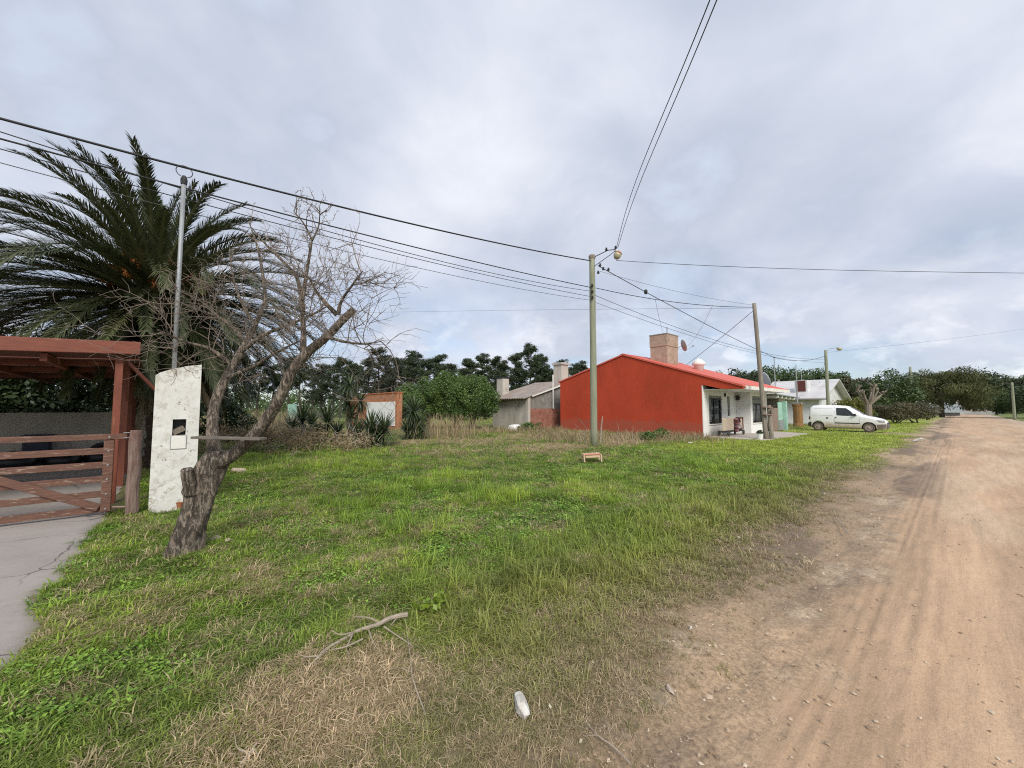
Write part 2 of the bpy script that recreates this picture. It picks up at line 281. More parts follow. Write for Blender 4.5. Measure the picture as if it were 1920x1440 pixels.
# ---------------------------------------------------------------- mesh helpers
class MB:
    def __init__(s): s.v = []; s.f = []
    def add(s, vs, fs):
        n = len(s.v); s.v += [tuple(p) for p in vs]; s.f += [tuple(i+n for i in f) for f in fs]; return s
    def box(s, a, b, rot=None, c=None):
        x0, y0, z0 = a; x1, y1, z1 = b
        vs = [(x0, y0, z0), (x1, y0, z0), (x1, y1, z0), (x0, y1, z0), (x0, y0, z1), (x1, y0, z1), (x1, y1, z1), (x0, y1, z1)]
        if rot is not None:
            c = Vector(c) if c is not None else Vector(((x0+x1)/2, (y0+y1)/2, (z0+z1)/2)); vs = [tuple(rot@(Vector(p)-c)+c) for p in vs]
        return s.add(vs, [(3, 2, 1, 0), (4, 5, 6, 7), (0, 1, 5, 4), (1, 2, 6, 5), (2, 3, 7, 6), (3, 0, 4, 7)])
    def beam(s, p, q, w, h, up=(0, 0, 1)):
        p = Vector(p); q = Vector(q); d = (q-p).normalized(); u = Vector(up); sd = d.cross(u)
        if sd.length < 1e-4: sd = d.cross(Vector((1, 0, 0)))
        sd.normalize(); u = sd.cross(d).normalized(); a = sd*w/2; b = u*h/2
        vs = [p-a-b, p+a-b, p+a+b, p-a+b, q-a-b, q+a-b, q+a+b, q-a+b]
        return s.add(vs, [(0, 1, 2, 3), (7, 6, 5, 4), (0, 4, 5, 1), (1, 5, 6, 2), (2, 6, 7, 3), (3, 7, 4, 0)])
    def tube(s, pts, rads, n=8, cap=True, jit=0.0):
        pts = [Vector(p) for p in pts]; m = len(pts)
        if isinstance(rads, (int, float)): rads = [rads]*m
        t0 = (pts[1]-pts[0]).normalized(); ref = Vector((0, 0, 1)) if abs(t0.z) < .9 else Vector((1, 0, 0))
        a = t0.cross(ref).normalized(); vs = []
        for i in range(m):
            t = (pts[min(i+1, m-1)]-pts[max(i-1, 0)])
            t = t.normalized() if t.length > 1e-9 else t0
            a = (a-t*a.dot(t)); a = a.normalized() if a.length > 1e-6 else t.orthogonal().normalized(); b = t.cross(a)
            for k in range(n):
                an = 2*PI*k/n; r = rads[i]*(1+(random.uniform(-jit, jit) if jit else 0))
                vs.append(pts[i]+(a*math.cos(an)+b*math.sin(an))*r)
        fs = [(i*n+k, i*n+(k+1) % n, (i+1)*n+(k+1) % n, (i+1)*n+k) for i in range(m-1) for k in range(n)]
        if cap: fs += [tuple(range(n-1, -1, -1)), tuple((m-1)*n+k for k in range(n))]
        return s.add(vs, fs)
    def prism(s, poly, z0, z1):          # poly in xy
        n = len(poly); vs = [(x, y, z0) for x, y in poly]+[(x, y, z1) for x, y in poly]
        return s.add(vs, [tuple(range(n-1, -1, -1)), tuple(range(n, 2*n))]+[(i, (i+1) % n, n+(i+1) % n, n+i) for i in range(n)])
    def prism_x(s, poly, x0, x1):        # poly in (y,z)
        n = len(poly); vs = [(x0, y, z) for y, z in poly]+[(x1, y, z) for y, z in poly]
        return s.add(vs, [tuple(range(n)), tuple(range(2*n-1, n-1, -1))]+[(i, n+i, n+(i+1) % n, (i+1) % n) for i in range(n)])
    def prism_y(s, poly, y0, y1):        # poly in (x,z)
        n = len(poly); vs = [(x, y0, z) for x, z in poly]+[(x, y1, z) for x, z in poly]
        return s.add(vs, [tuple(range(n-1, -1, -1)), tuple(range(n, 2*n))]+[(i, (i+1) % n, n+(i+1) % n, n+i) for i in range(n)])
    def lathe(s, prof, n=16, axis=None, org=(0, 0, 0)):
        vs = []; m = len(prof); q = Vector((0, 0, 1)).rotation_difference(Vector(axis)) if axis else None; o = Vector(org)
        for r, z in prof:
            for k in range(n):
                p = Vector((r*math.cos(2*PI*k/n), r*math.sin(2*PI*k/n), z)); vs.append((q@p if q else p)+o)
        fs = [(i*n+k, i*n+(k+1) % n, (i+1)*n+(k+1) % n, (i+1)*n+k) for i in range(m-1) for k in range(n)]
        fs += [tuple(range(n-1, -1, -1)), tuple((m-1)*n+k for k in range(n))]
        return s.add(vs, fs)
    def mesh(s, name, m, smooth=False):
        me = bpy.data.meshes.new(name); me.from_pydata(s.v, [], s.f); me.materials.append(M[m])
        if smooth: me.polygons.foreach_set('use_smooth', [True]*len(me.polygons))
        me.update(); return me
def link(name, me, parent=None):
    o = bpy.data.objects.new(name, me); C.objects.link(o)
    if parent: o.parent = parent
    return o
def part(name, mb, m, parent, smooth=False, bevel=0, label=None):
    o = link(name, mb.mesh(name, m, smooth), parent)
    if bevel:
        b = o.modifiers.new('bevel', 'BEVEL'); b.width = bevel; b.segments = 2; b.limit_method = 'ANGLE'
    if label: o['label'] = label
    return o
def tag(o, label, cat, group=None):
    o['label'] = label; o['category'] = cat
    if group: o['group'] = group
    return o
def thing(name, label, cat, loc=(0, 0, 0), rz=RZ, group=None):
    o = bpy.data.objects.new(name, None); C.objects.link(o); o.location = loc; o.rotation_euler = (0, 0, rz); o.empty_display_size = .3
    return tag(o, label, cat, group)
def at(s, t, z=0): x, y = XY(s, t); return (x, y, z)
def npmesh(name, v, quads, m, attr=None, colattr=None, smooth=False):
    me = bpy.data.meshes.new(name); nv = len(v); k = quads.shape[1]; nf = len(quads)
    me.vertices.add(nv); me.vertices.foreach_set('co', np.ascontiguousarray(v, dtype=np.float32).ravel())
    me.loops.add(nf*k); me.loops.foreach_set('vertex_index', np.ascontiguousarray(quads, dtype=np.int32).ravel())
    me.polygons.add(nf); me.polygons.foreach_set('loop_start', np.arange(0, nf*k, k, dtype=np.int32))
    if attr is not None:
        a = me.attributes.new('lv', 'FLOAT', 'FACE'); a.data.foreach_set('value', np.ascontiguousarray(attr, dtype=np.float32))
    if colattr is not None:
        a = me.attributes.new('gcol', 'FLOAT_COLOR', 'POINT'); a.data.foreach_set('color', np.ascontiguousarray(colattr, dtype=np.float32).ravel())
    me.materials.append(M[m]); me.update(calc_edges=True)
    if smooth: me.polygons.foreach_set('use_smooth', [True]*nf)
    return me
def leafcloud(name, blobs, n, size, m, shell=.55, asp=.55, up=.35, seed=1, droop=0.0):
    """n leaf-sized faces spread through ellipsoid clumps (x,y,z,rx,ry,rz)"""
    g = np.random.default_rng(seed); B = np.array(blobs, float)
    w = (B[:, 3]*B[:, 4]+B[:, 3]*B[:, 5]+B[:, 4]*B[:, 5]); w /= w.sum(); bi = g.choice(len(B), n, p=w)
    d = g.normal(size=(n, 3)); d /= np.linalg.norm(d, axis=1, keepdims=True)
    r = shell+(1-shell)*g.random(n)**.6; r *= 1+.10*g.normal(size=n)
    c = B[bi, :3]+d*r[:, None]*B[bi, 3:6]
    nrm = d*.8+g.normal(size=(n, 3))*.65+np.array([0, 0, up]); nrm /= np.linalg.norm(nrm, axis=1, keepdims=True)
    a = np.cross(nrm, g.normal(size=(n, 3))); a /= np.linalg.norm(a, axis=1, keepdims=True)
    if droop: a = a*(1-droop)+np.array([0, 0, -1.])*droop; a /= np.linalg.norm(a, axis=1, keepdims=True)
    b = np.cross(nrm, a); b /= np.linalg.norm(b, axis=1, keepdims=True)
    sz = size*(.55+.9*g.random(n)); ln = a*sz[:, None]*.5; wd = b*(sz*asp)[:, None]*.5
    v = np.stack([c-ln, c-wd*.9+nrm*(sz*.08)[:, None], c+ln, c+wd*.9+nrm*(sz*.08)[:, None]], 1).reshape(-1, 3)
    q = np.arange(n*4).reshape(n, 4); tone = g.random(len(B))
    lv = np.clip(.42*g.random(n)+.34*tone[bi]+.12+.16*d[:, 2]*0, 0, 1)
    return npmesh(name, v, q, m, lv)
def vnoise(x, y, seed=0):
    xi = np.floor(x).astype(np.int64); yi = np.floor(y).astype(np.int64); fx = x-xi; fy = y-yi
    fx = fx*fx*(3-2*fx); fy = fy*fy*(3-2*fy)
    def h(a, b):
        n = (a*374761393+b*668265263+seed*1442695041) & 0xffffffff; n = ((n ^ (n >> 13))*1274126177) & 0xffffffff
        return ((n ^ (n >> 16)) & 0xffff)/65535.0
    return (h(xi, yi)*(1-fx)+h(xi+1, yi)*fx)*(1-fy)+(h(xi, yi+1)*(1-fx)+h(xi+1, yi+1)*fx)*fy
def fbm(x, y, sc=1.0, oc=4, seed=0, g=.5):
    t = np.zeros_like(x, float); a = 1; tot = 0
    for i in range(oc): t += a*vnoise(x*sc*2**i+17.3*i, y*sc*2**i+9.1*i, seed+i); tot += a; a *= g
    return t/tot
def sst(a, b, x): k = np.clip((x-a)/(b-a), 0, 1); return k*k*(3-2*k)

# ================================================================ GROUND
def fields(x, y):
    """height and cover of the ground at world x,y (numpy arrays)"""
    s = x*U[0]+y*U[1]; t = x*V[0]+y*V[1]
    n1 = fbm(x, y, .55, 4, 3); n2 = fbm(x, y, 1.7, 4, 11); n3 = fbm(x, y, .16, 3, 23); n4 = fbm(x, y, 6, 3, 31)
    tl = t+(n1-.5)*1.3+(n2-.5)*.7
    vergew = .25*sst(3, 12, s)
    right = sst(-6.1, -5.2, -0*t)*0
    onright = t < -2
    g_left = sst(1.05+vergew, 2.15+vergew, tl)
    g_right = sst(4.9, 6.0, -t+(n1-.5)*1.4)
    grass = np.where(onright, g_right, g_left)
    # driveway of the van and a second track further on
    for c, w in ((34.9, 1.0), (46.5, .8)):
        k = (1-sst(w*.5, w, np.abs(s-c+(n2-.5)*1.0)))*(1-sst(3.2, 4.6, t)); grass *= np.where(onright, 1, 1-.9*k)
    drive = (sst(.0, .10, -.58-s+(n2-.5)*.35-.02*(6-t)))*(s > -5.2)*(t > .9)*(t < 17.5)
    dry = (1-sst(1.3, 2.7, tl))*.70*(~onright)
    for (px, py, r, k) in ((650, 1330, .52, 1.0), (560, 1290, .34, .9), (760, 1290, .34, .8), (470, 1400, .35, .8), (700, 1250, .30, .75), (1150, 830, 2.2, .45), (1010, 840, 2.2, .5), (900, 830, 2, .35), (600, 870, 1.1, .4), (790, 1000, .25, .6), (480, 1070, .16, .45), (585, 1080, .14, .45), (180, 1100, .14, .4), (560, 985, .2, .3), (1230, 815, 1.5, .4), (1470, 880, .9, .5), (1120, 920, .8, .4), (940, 1190, .3, .35), (1250, 950, .9, .35)):
        gx, gy = G(px, py); dd = np.hypot(x-gx, y-gy)/r; dry = np.maximum(dry, k*(1-sst(.35, 1.15, dd+(n2-.5)*1.1)))
    dry = np.clip(dry*(.85+.3*n2)+.30*sst(.60, .76, n2)*sst(.35, .6, n3)+.35*sst(.58, .72, n4)+.5*sst(5.5, 9, t)*sst(5, 9, s)*sst(.45, .62, n1), 0, 1)
    mown = sst(12, 17, s)*(1-sst(7.5, 9.5, t))*(t > 0)                # mown lawn before the red house
    dry *= 1-.65*mown
    longg = sst(.52, .64, n1)*sst(2.0, 3.2, t)*sst(1.2, 3.0, s)*(1-sst(14, 18, s))*(1-mown)*.8
    longg = np.maximum(longg, (1-sst(.5, 1.4, np.abs(t-2.5)))*.7*(s > 1.6)*(s < 12))
    rough = sst(8.2, 10, t)*sst(4, 8, s)*(1-sst(24, 26, s))           # rough ground by the plants and the gable wall
    z = (n1-.5)*.16*grass*(1-.6*mown)+(n2-.5)*.06*grass+(n4-.5)*.022
    z = z*sst(.4, 2.5, np.abs(t-.4)+.35)+(fbm(x, y, 9, 4, 83)-.5)*.035*(1-sst(1.6, 2.6, t))*(t > .3)
    road = (1-sst(.75, 1.25, t+(n2-.5)*.5))*sst(-5.6, -5.1, t-(n1-.5)*1.2)
    z = np.where(np.hypot(x, y) > 60, z*.3, z)
    z = z-.07*road-.07*drive
    return s, t, n1, n2, n3, n4, grass, drive, dry, mown, longg, rough, z, road
def lerp(a, b, k): return a+(b-a)*k[..., None]
c_soil = np.array([.30, .215, .145]); c_dirt = np.array([.46, .325, .207]); c_dirt2 = np.array([.35, .25, .163]); c_pale = np.array([.51, .405, .285])
c_gr1 = np.array([.105, .15, .026]); c_gr2 = np.array([.20, .235, .045]); c_dry = np.array([.33, .26, .145])
def groundcol(x, y):
    s, t, n1, n2, n3, n4, grass, drive, dry, mown, longg, rough, z, road = fields(x, y)
    dirt = lerp(np.broadcast_to(c_dirt, x.shape+(3,)), c_dirt2, sst(.4, .62, n1)); dirt = lerp(dirt, c_pale, .65*sst(.50, .66, n2)*sst(.4, .55, n4))
    dirt = lerp(dirt, np.array([.19, .14, .10]), .85*sst(.44, .60, fbm(s*.35, t*1.6, 1.0, 4, 51))*sst(.35, .7, t)*sst(2.5, 6, s)*(1-sst(2.2, 3.2, t)))
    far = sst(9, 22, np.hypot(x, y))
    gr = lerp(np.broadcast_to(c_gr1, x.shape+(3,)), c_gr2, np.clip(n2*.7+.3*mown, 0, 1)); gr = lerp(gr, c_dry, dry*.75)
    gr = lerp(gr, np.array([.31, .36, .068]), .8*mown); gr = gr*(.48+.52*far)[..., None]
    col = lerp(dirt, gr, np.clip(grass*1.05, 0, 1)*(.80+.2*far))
    return col, z
def make_ground():
    rr = np.concatenate([[0.0], np.geomspace(.9, 40, 330), np.geomspace(41, 900, 60)])
    th = np.concatenate([np.linspace(-62, 62, 520), np.linspace(64, 296, 60)]); th = np.radians(th); nt_ = len(th)
    rg, tg = np.meshgrid(rr, th, indexing='ij'); x = rg*np.sin(tg); y = rg*np.cos(tg)
    col, z = groundcol(x, y)
    v = np.stack([x, y, z], -1).reshape(-1, 3); nr = len(rr)
    i = np.arange(nr-1)[:, None]; k = np.arange(nt_)[None, :]; k2 = (k+1) % nt_
    q = np.stack([i*nt_+k, i*nt_+k2, (i+1)*nt_+k2, (i+1)*nt_+k], -1).reshape(-1, 4)[:, ::-1]
    m, t, bs = newmat('soil_and_turf'); bs.inputs['Roughness'].default_value = .95
    a = node(t, 'ShaderNodeAttribute', attribute_name='gcol')
    f = ramp(t, noise(t, 38, 7, .7), [(.30, (.52,)*3), (.70, (1.30,)*3)])
    f2 = ramp(t, noise(t, 5, 5, .6), [(.3, (.85,)*3), (.7, (1.12,)*3)])
    t.links.new(mix(t, 1.0, mix(t, 1.0, a.outputs['Color'], f, 'MULTIPLY'), f2, 'MULTIPLY'), bs.inputs['Base Color'])
    bump(t, bs, mix(t, .4, noise(t, 26, 8, .7), noise(t, 110, 4, .7)), .85, .03)
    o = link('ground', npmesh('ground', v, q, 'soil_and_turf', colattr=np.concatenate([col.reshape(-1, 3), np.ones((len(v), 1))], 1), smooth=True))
    o['kind'] = 'structure'
make_ground()
def make_road():
    ss = np.concatenate([-np.geomspace(40, 1, 40), np.linspace(-.95, 16, 400), np.geomspace(16.2, 420, 150)])
    tt = np.concatenate([np.linspace(-6.6, -1.0, 70), np.linspace(-.96, 1.5, 110)])
    sg, tg = np.meshgrid(ss, tt, indexing='ij'); x = sg*U[0]+tg*V[0]; y = sg*U[1]+tg*V[1]
    n1 = fbm(x, y, .55, 4, 3); n2 = fbm(x, y, 1.7, 4, 11); n4 = fbm(x, y, 6, 3, 31)
    wob = (fbm(sg, sg*0, .10, 2, 71)-.5)*.16
    z = -.004*np.abs(tg+2.5)+(n1-.5)*.025+(n4-.5)*.012+.010*(fbm(x, y, 14, 3, 37)-.5)*(1+sst(-.2, .5, tg)*1.2)
    far = 1-sst(20, 50, sg)
    for c, w, dep in ((.52, .03, .011), (.44, .02, .008), (.59, .022, .008), (.31, .025, .005), (.20, .025, .0035), (-.08, .04, .0025), (-.95, .08, .0025), (-2.4, .12, .003), (-3.9, .2, .004)):
        d = (tg-c-wob)/w; rut = np.exp(-d*d); lug = .35+1.3*sst(.3, .6, fbm(sg*.6, tg*.3, 1.2, 3, int(abs(c)*100)+5))*(.7+.6*vnoise(sg*16, tg*9, 77))
        dep *= .65; z += (-dep*rut*lug+dep*.55*np.exp(-((np.abs(d)-1.9)/.7)**2)*lug)*(.25+.75*far)
    edge = np.maximum(sst(.70, 1.35, tg+(n2-.5)*.5), 1-sst(-5.75, -5.2, tg-(n1-.5)*1.2))
    z -= .09*edge
    dark = fbm(sg*.18, tg*2.2, 1.0, 4, 61); pale = fbm(sg*.35, tg*1.5, 1.0, 4, 67)
    col = lerp(np.broadcast_to(np.array([.515, .350, .220]), x.shape+(3,)), np.array([.435, .297, .188]), sst(.42, .62, dark))
    col = lerp(col, np.array([.56, .42, .285]), .6*sst(.5, .68, pale))
    col = lerp(col, np.array([.42, .36, .29]), .55*sst(2.8, 5.2, -tg))
    col = lerp(col, np.array([.21, .145, .10]), .80*sst(.45, .60, fbm(sg*.35, tg*1.6, 1.0, 4, 51))*sst(.05, .5, tg)*sst(3, 9, sg))
    pud = np.exp(-((sg-35.2)/2.4)**2-((tg-.9)/.8)**2); col = lerp(col, np.array([.17, .135, .11]), np.clip(pud*1.3, 0, 1)*sst(.35, .6, n2))
    vm = sst(.50, .80, tg+(n2-.5)*.5+(fbm(x, y, 4, 3, 81)-.5)*.4); gc, _ = groundcol(x, y); col = lerp(col, gc, vm[...]); z += vm*((fbm(x, y, 9, 4, 83)-.5)*.035)
    v = np.stack([x, y, z], -1).reshape(-1, 3); a, b = len(ss), len(tt)
    i = np.arange(a-1)[:, None]; k = np.arange(b-1)[None, :]
    q = np.stack([i*b+k, (i+1)*b+k, (i+1)*b+k+1, i*b+k+1], -1).reshape(-1, 4)
    m, t, bs = newmat('dirt_road_surface'); bs.inputs['Roughness'].default_value = .93
    at_ = node(t, 'ShaderNodeAttribute', attribute_name='gcol')
    rotn = noise(t, 60, 6, .7); f = ramp(t, rotn, [(.3, (.80,)*3), (.7, (1.15,)*3)])
    tcn = node(t, 'ShaderNodeTexCoord'); mr = node(t, 'ShaderNodeMapping'); mr.vector_type = 'TEXTURE'; mr.inputs['Rotation'].default_value = (0, 0, RZ); t.links.new(tcn.outputs['Object'], mr.inputs[0])
    def streak(sc, vec, det=7):
        m2 = node(t, 'ShaderNodeMapping'); m2.inputs['Scale'].default_value = vec; t.links.new(mr.outputs[0], m2.inputs[0]); q = node(t, 'ShaderNodeTexNoise'); q.inputs['Scale'].default_value = sc; q.inputs['Detail'].default_value = det; q.inputs['Roughness'].default_value = .65; q.inputs['Distortion'].default_value = .25; t.links.new(m2.outputs[0], q.inputs[0]); return q.outputs['Fac']
    st1 = streak(9, (.10, 1, 1)); st2 = streak(26, (.22, 1, 1)); st3 = streak(2.2, (.12, 1, 1), 5)
    peb = node(t, 'ShaderNodeTexVoronoi'); peb.inputs['Scale'].default_value = 34; cc = node(t, 'ShaderNodeTexCoord'); t.links.new(cc.outputs['Object'], peb.inputs[0])
    pf = ramp(t, peb.outputs['Distance'], [(.05, (1, 1, 1)), (.13, (0, 0, 0))])
    pk = ramp(t, noise(t, 3.1, 3, .5), [(.5, (0, 0, 0)), (.66, (.6, .6, .6))])
    pm2 = mix(t, 1.0, pf, pk, 'MULTIPLY')
    f = mix(t, at_.outputs['Alpha'], f, mix(t, 1.0, ramp(t, noise(t, 38, 7, .7), [(.30, (.52,)*3), (.70, (1.30,)*3)]), ramp(t, noise(t, 5, 5, .6), [(.3, (.85,)*3), (.7, (1.12,)*3)]), 'MULTIPLY')); base = mix(t, 1.0, at_.outputs['Color'], f, 'MULTIPLY'); base = mix(t, 1.0, base, mix(t, 1.0, ramp(t, st1, [(.32, (.86,)*3), (.66, (1.10,)*3)]), ramp(t, st3, [(.35, (.90, .89, .88)), (.65, (1.07, 1.07, 1.07))]), 'MULTIPLY'), 'MULTIPLY')
    t.links.new(mix(t, pm2, base, mix(t, .6, base, (.60, .50, .40))), bs.inputs['Base Color'])
    bump(t, bs, mix(t, .5, mix(t, .5, st1, st2), mix(t, .5, noise(t, 22, 8, .7), mix(t, .6, noise(t, 90, 5, .7), pm2))), .8, .03)
    o = link('dirt_road', npmesh('dirt_road', v, q, 'dirt_road_surface', colattr=np.concatenate([col.reshape(-1, 3), vm.reshape(-1, 1)], 1), smooth=True)); o['kind'] = 'structure'
make_road()
def make_driveway():
    ss = np.linspace(-5.2, -.50, 60); tt = np.linspace(.9, 17.2, 160); sg, tg = np.meshgrid(ss, tt, indexing='ij')
    x = sg*U[0]+tg*V[0]; y = sg*U[1]+tg*V[1]; z = .004+(fbm(x, y, .5, 3, 41)-.5)*.03
    edge = sst(-.06, .10, sg+.62+.02*(6-tg)+(fbm(x, y, 2.6, 4, 43)-.5)*.35); z -= .08*edge+.10*(1-sst(.9, 1.8, tg))
    v = np.stack([x, y, z], -1).reshape(-1, 3); a, b = len(ss), len(tt)
    i = np.arange(a-1)[:, None]; k = np.arange(b-1)[None, :]
    q = np.stack([i*b+k, (i+1)*b+k, (i+1)*b+k+1, i*b+k+1], -1).reshape(-1, 4)
    m, t, bs = newmat('driveway_concrete'); bs.inputs['Roughness'].default_value = .9
    base = ramp(t, noise(t, 1.3, 7, .6), [(.3, (.285, .255, .232)), (.7, (.375, .335, .305))])
    vo = node(t, 'ShaderNodeTexVoronoi', feature='DISTANCE_TO_EDGE'); vo.inputs['Scale'].default_value = .75
    c = node(t, 'ShaderNodeTexCoord'); nz = node(t, 'ShaderNodeTexNoise'); nz.inputs['Scale'].default_value = 2.5; nz.inputs['Detail'].default_value = 6; t.links.new(c.outputs['Object'], nz.inputs[0])
    mv = node(t, 'ShaderNodeMix', data_type='VECTOR'); mv.inputs[0].default_value = .25; t.links.new(c.outputs['Object'], mv.inputs[4]); t.links.new(nz.outputs['Color'], mv.inputs[5]); t.links.new(mv.outputs[1], vo.inputs[0])
    cr = ramp(t, vo.outputs[0], [(.002, (1, 1, 1)), (.006, (0, 0, 0))]); crm = mix(t, 1.0, cr, ramp(t, noise(t, .8, 2, .5), [(.46, (0, 0, 0)), (.54, (1, 1, 1))]), 'MULTIPLY')
    base = mix(t, ramp(t, noise(t, 9, 7, .7), [(.55, (0, 0, 0)), (.8, (.5, .5, .5))]), base, (.17, .15, .135))
    t.links.new(mix(t, crm, base, (.08, .07, .06)), bs.inputs['Base Color']); bump(t, bs, mix(t, .5, noise(t, 50, 6, .7), noise(t, 6, 4, .6)), .35, .012)
    o = link('driveway', npmesh('driveway', v, q, 'driveway_concrete', smooth=True)); o['kind'] = 'structure'
make_driveway()
def gz(s, t):
    x, y = XY(s, t); return float(fields(np.array([x]), np.array([y]))[12][0])

# ================================================================ BUILDINGS
ORG = {}
def sthing(name, label, cat, s, t, group=None, z=0):
    o = thing(name, label, cat, at(s, t, z), RZ, group); ORG[o.name] = (s, t, z); return o
def sp(name, mb, m, root, smooth=False, bevel=0, label=None, parent=None):
    """part modelled in absolute road coordinates (s,t,z)"""
    s, t, z = ORG[root.name]; mb.v = [(p[0]-s, p[1]-t, p[2]-z) for p in mb.v]
    return part(name, mb, m, parent or root, smooth, bevel, label)
def wall_holes(mb, a0, a1, z0, z1, f, holes):
    """wall with openings; f(a0,a1,z0,z1) adds one block"""
    xs = sorted({a0, a1, *[h[0] for h in holes], *[h[1] for h in holes]}); zs = sorted({z0, z1, *[h[2] for h in holes], *[h[3] for h in holes]})
    for i in range(len(xs)-1):
        run = None
        for j in range(len(zs)-1):
            hole = any(h[0] <= xs[i]+1e-6 and xs[i+1] <= h[1]+1e-6 and h[2] <= zs[j]+1e-6 and zs[j+1] <= h[3]+1e-6 for h in holes)
            if hole:
                if run: f(xs[i], xs[i+1], run[0], run[1]); run = None
            else: run = (run[0], zs[j+1]) if run else (zs[j], zs[j+1])
        if run: f(xs[i], xs[i+1], run[0], run[1])
def window(root, s0, s1, z0, z1, tf, shut, curt=()):
    """window in a wall whose outer face is at t=tf"""
    w = sp('window', MB().box((s0, tf+.10, z0), (s1, tf+.115, z1)), 'dark_glass', root)
    fr = MB()
    for a, b in (((s0, z0), (s1, z0+.05)), ((s0, z1-.05), (s1, z1)), ((s0, z0+.05), (s0+.05, z1-.05)), ((s1-.05, z0+.05), (s1, z1-.05)), (((s0+s1)/2-.025, z0+.05), ((s0+s1)/2+.025, z1-.05))):
        fr.box((a[0], tf+.06, a[1]), (b[0], tf+.099, b[1]))
    sp('window_frame', fr, 'black_iron', root, parent=w)
    if shut:
        sh = MB(); n = int(shut/.05)
        for i in range(n): sh.box((s0+.02, tf+.035+.006*(i % 2), z1-shut+i*shut/n+.003), (s1-.02, tf+.058, z1-shut+(i+1)*shut/n-.003))
        sp('roller_shutter', sh, 'shutter_slat', root, parent=w)
    for a, b in curt:
        sp('curtain', MB().box((a, tf+.088, z0+.1), (b, tf+.0985, z1-max(shut, .06))), 'curtain', root, parent=w)
    br = MB(); n = int((s1-s0)/.16)
    for i in range(1, n): x = s0+(s1-s0)*i/n; br.tube([(x, tf-.02, z0), (x, tf-.02, z1-.02)], .006, 5)
    for k in (.12, .5, .88): zc = z0+(z1-z0)*k; br.beam((s0-.04, tf-.027, zc), (s1+.04, tf-.027, zc), .012, .03)
    sp('window_bars', br, 'black_iron', root, parent=w)
    sp('window_sill', MB().box((s0-.05, tf-.05, z0-.06), (s1+.05, tf-.002, z0-.002)), 'white_trim', root, parent=w)
    return w
# ---- red gabled house
hs = sthing('red_house', 'low house with terracotta red gable wall, red roof and white front', 'house', 22.36, 9.29)
sp('gable_wall', MB().prism_x([(19.66, -.3), (19.66, 3.53), (14.24, 5.02), (7.23, 2.70), (7.23, 2.60), (8.3, 2.64), (9.31, 2.90), (9.31, -.3)], 22.36, 22.56), 'red_paint', hs)
mb = MB(); wall_holes(mb, 22.364, 27.30, -.2, 2.86, lambda a, b, c, d: mb.box((a, 9.27, c), (b, 9.47, d)), [(23.16, 25.0, .70, 2.32), (25.9, 26.3, 1.12, 2.33)])
sp('front_wall', mb, 'white_paint', hs)
sp('porch_side_wall', MB().box((27.303, 8.45, -.2), (27.5, 9.40, 2.68)), 'white_paint', hs)
mb = MB(); wall_holes(mb, 27.503, 30.5, -.2, 2.68, lambda a, b, c, d: mb.box((a, 8.45, c), (b, 8.65, d)), [(27.66, 29.66, .68, 2.36)])
sp('front_bay_wall', mb, 'white_paint', hs)
sp('end_wall', MB().prism_x([(19.63, -.3), (19.63, 3.5), (14.24, 5.0), (8.66, 3.1), (8.66, -.3)], 30.30, 30.497), 'white_paint', hs)
sp('back_wall', MB().box((22.57, 19.45, -.3), (30.29, 19.64, 3.48)), 'white_paint', hs)
sp('roof_slope', MB().prism_x([(14.24, 5.12), (14.24, 5.03), (7.20, 2.70), (7.20, 2.80)], 22.30, 30.62), 'red_roof', hs, label='red sheet roof slope facing the road')
sp('roof_slope', MB().prism_x([(14.245, 5.12), (19.80, 3.59), (19.80, 3.49), (14.245, 5.03)], 22.30, 30.62), 'red_roof', hs)
sp('ridge_cap', MB().prism_x([(13.98, 5.045), (14.24, 5.15), (14.5, 5.06), (14.24, 5.125)], 22.29, 30.63), 'red_roof', hs)
sp('fascia', MB().box((22.575, 7.14, 2.58), (30.62, 7.195, 2.77)), 'white_trim', hs)
sp('porch_ceiling', MB().box((22.57, 7.2, 2.60), (30.29, 9.268, 2.645)), 'white_paint', hs)
window(hs, 23.16, 25.0, .70, 2.32, 9.27, .14, ((23.25, 23.7),))
sl = sp('slit_window', MB().box((25.9, 9.37, 1.12), (26.3, 9.385, 2.33)), 'dark_glass', hs)
window(hs, 27.66, 29.66, .68, 2.36, 8.45, .46, ((27.75, 28.25), (28.6, 28.85)))
sp('wall_vent', MB().lathe([(.0, 0), (.11, 0), (.11, .05), (.085, .055), (.08, .03), (0, .03)], 12, (0, -1, 0), (25.5, 9.268, 2.40)), 'black_iron', hs)
mb = MB().lathe([(.0, 0), (.06, 0), (.10, .06), (.12, .22), (.14, .24), (.03, .32), (0, .33)], 8, None, (27.15, 9.1, 2.08)); mb.beam((27.15, 9.1, 2.36), (27.30, 9.1, 2.42), .03, .03)
sp('wall_lantern', mb, 'black_iron', hs)
ch = sp('chimney', MB().box((24.5, 12.33, 4.2), (26.0, 13.5, 5.68)), 'tan_brick', hs)
sp('chimney_top', MB().box((24.47, 12.30, 5.68), (26.03, 13.53, 6.44)), 'tan_brick', hs, parent=ch)
sp('chimney_rim', MB().box((24.45, 12.28, 6.44), (26.05, 13.55, 6.50)), 'dark_render', hs, parent=ch)
sp('flue_pipe', MB().tube([(25.7, 12.9, 6.5), (25.7, 12.9, 7.15)], .035, 8), 'galvanised', hs, parent=ch)
sp('roof_ventilator', MB().lathe([(.30, 3.85), (.30, 4.45), (.42, 4.5), (.42, 4.58), (.34, 4.72), (.2, 4.85), (.06, 4.9), (.0, 4.97)], 18, None, (26.9, 11.35, 0)), 'white_paint', hs, smooth=True)
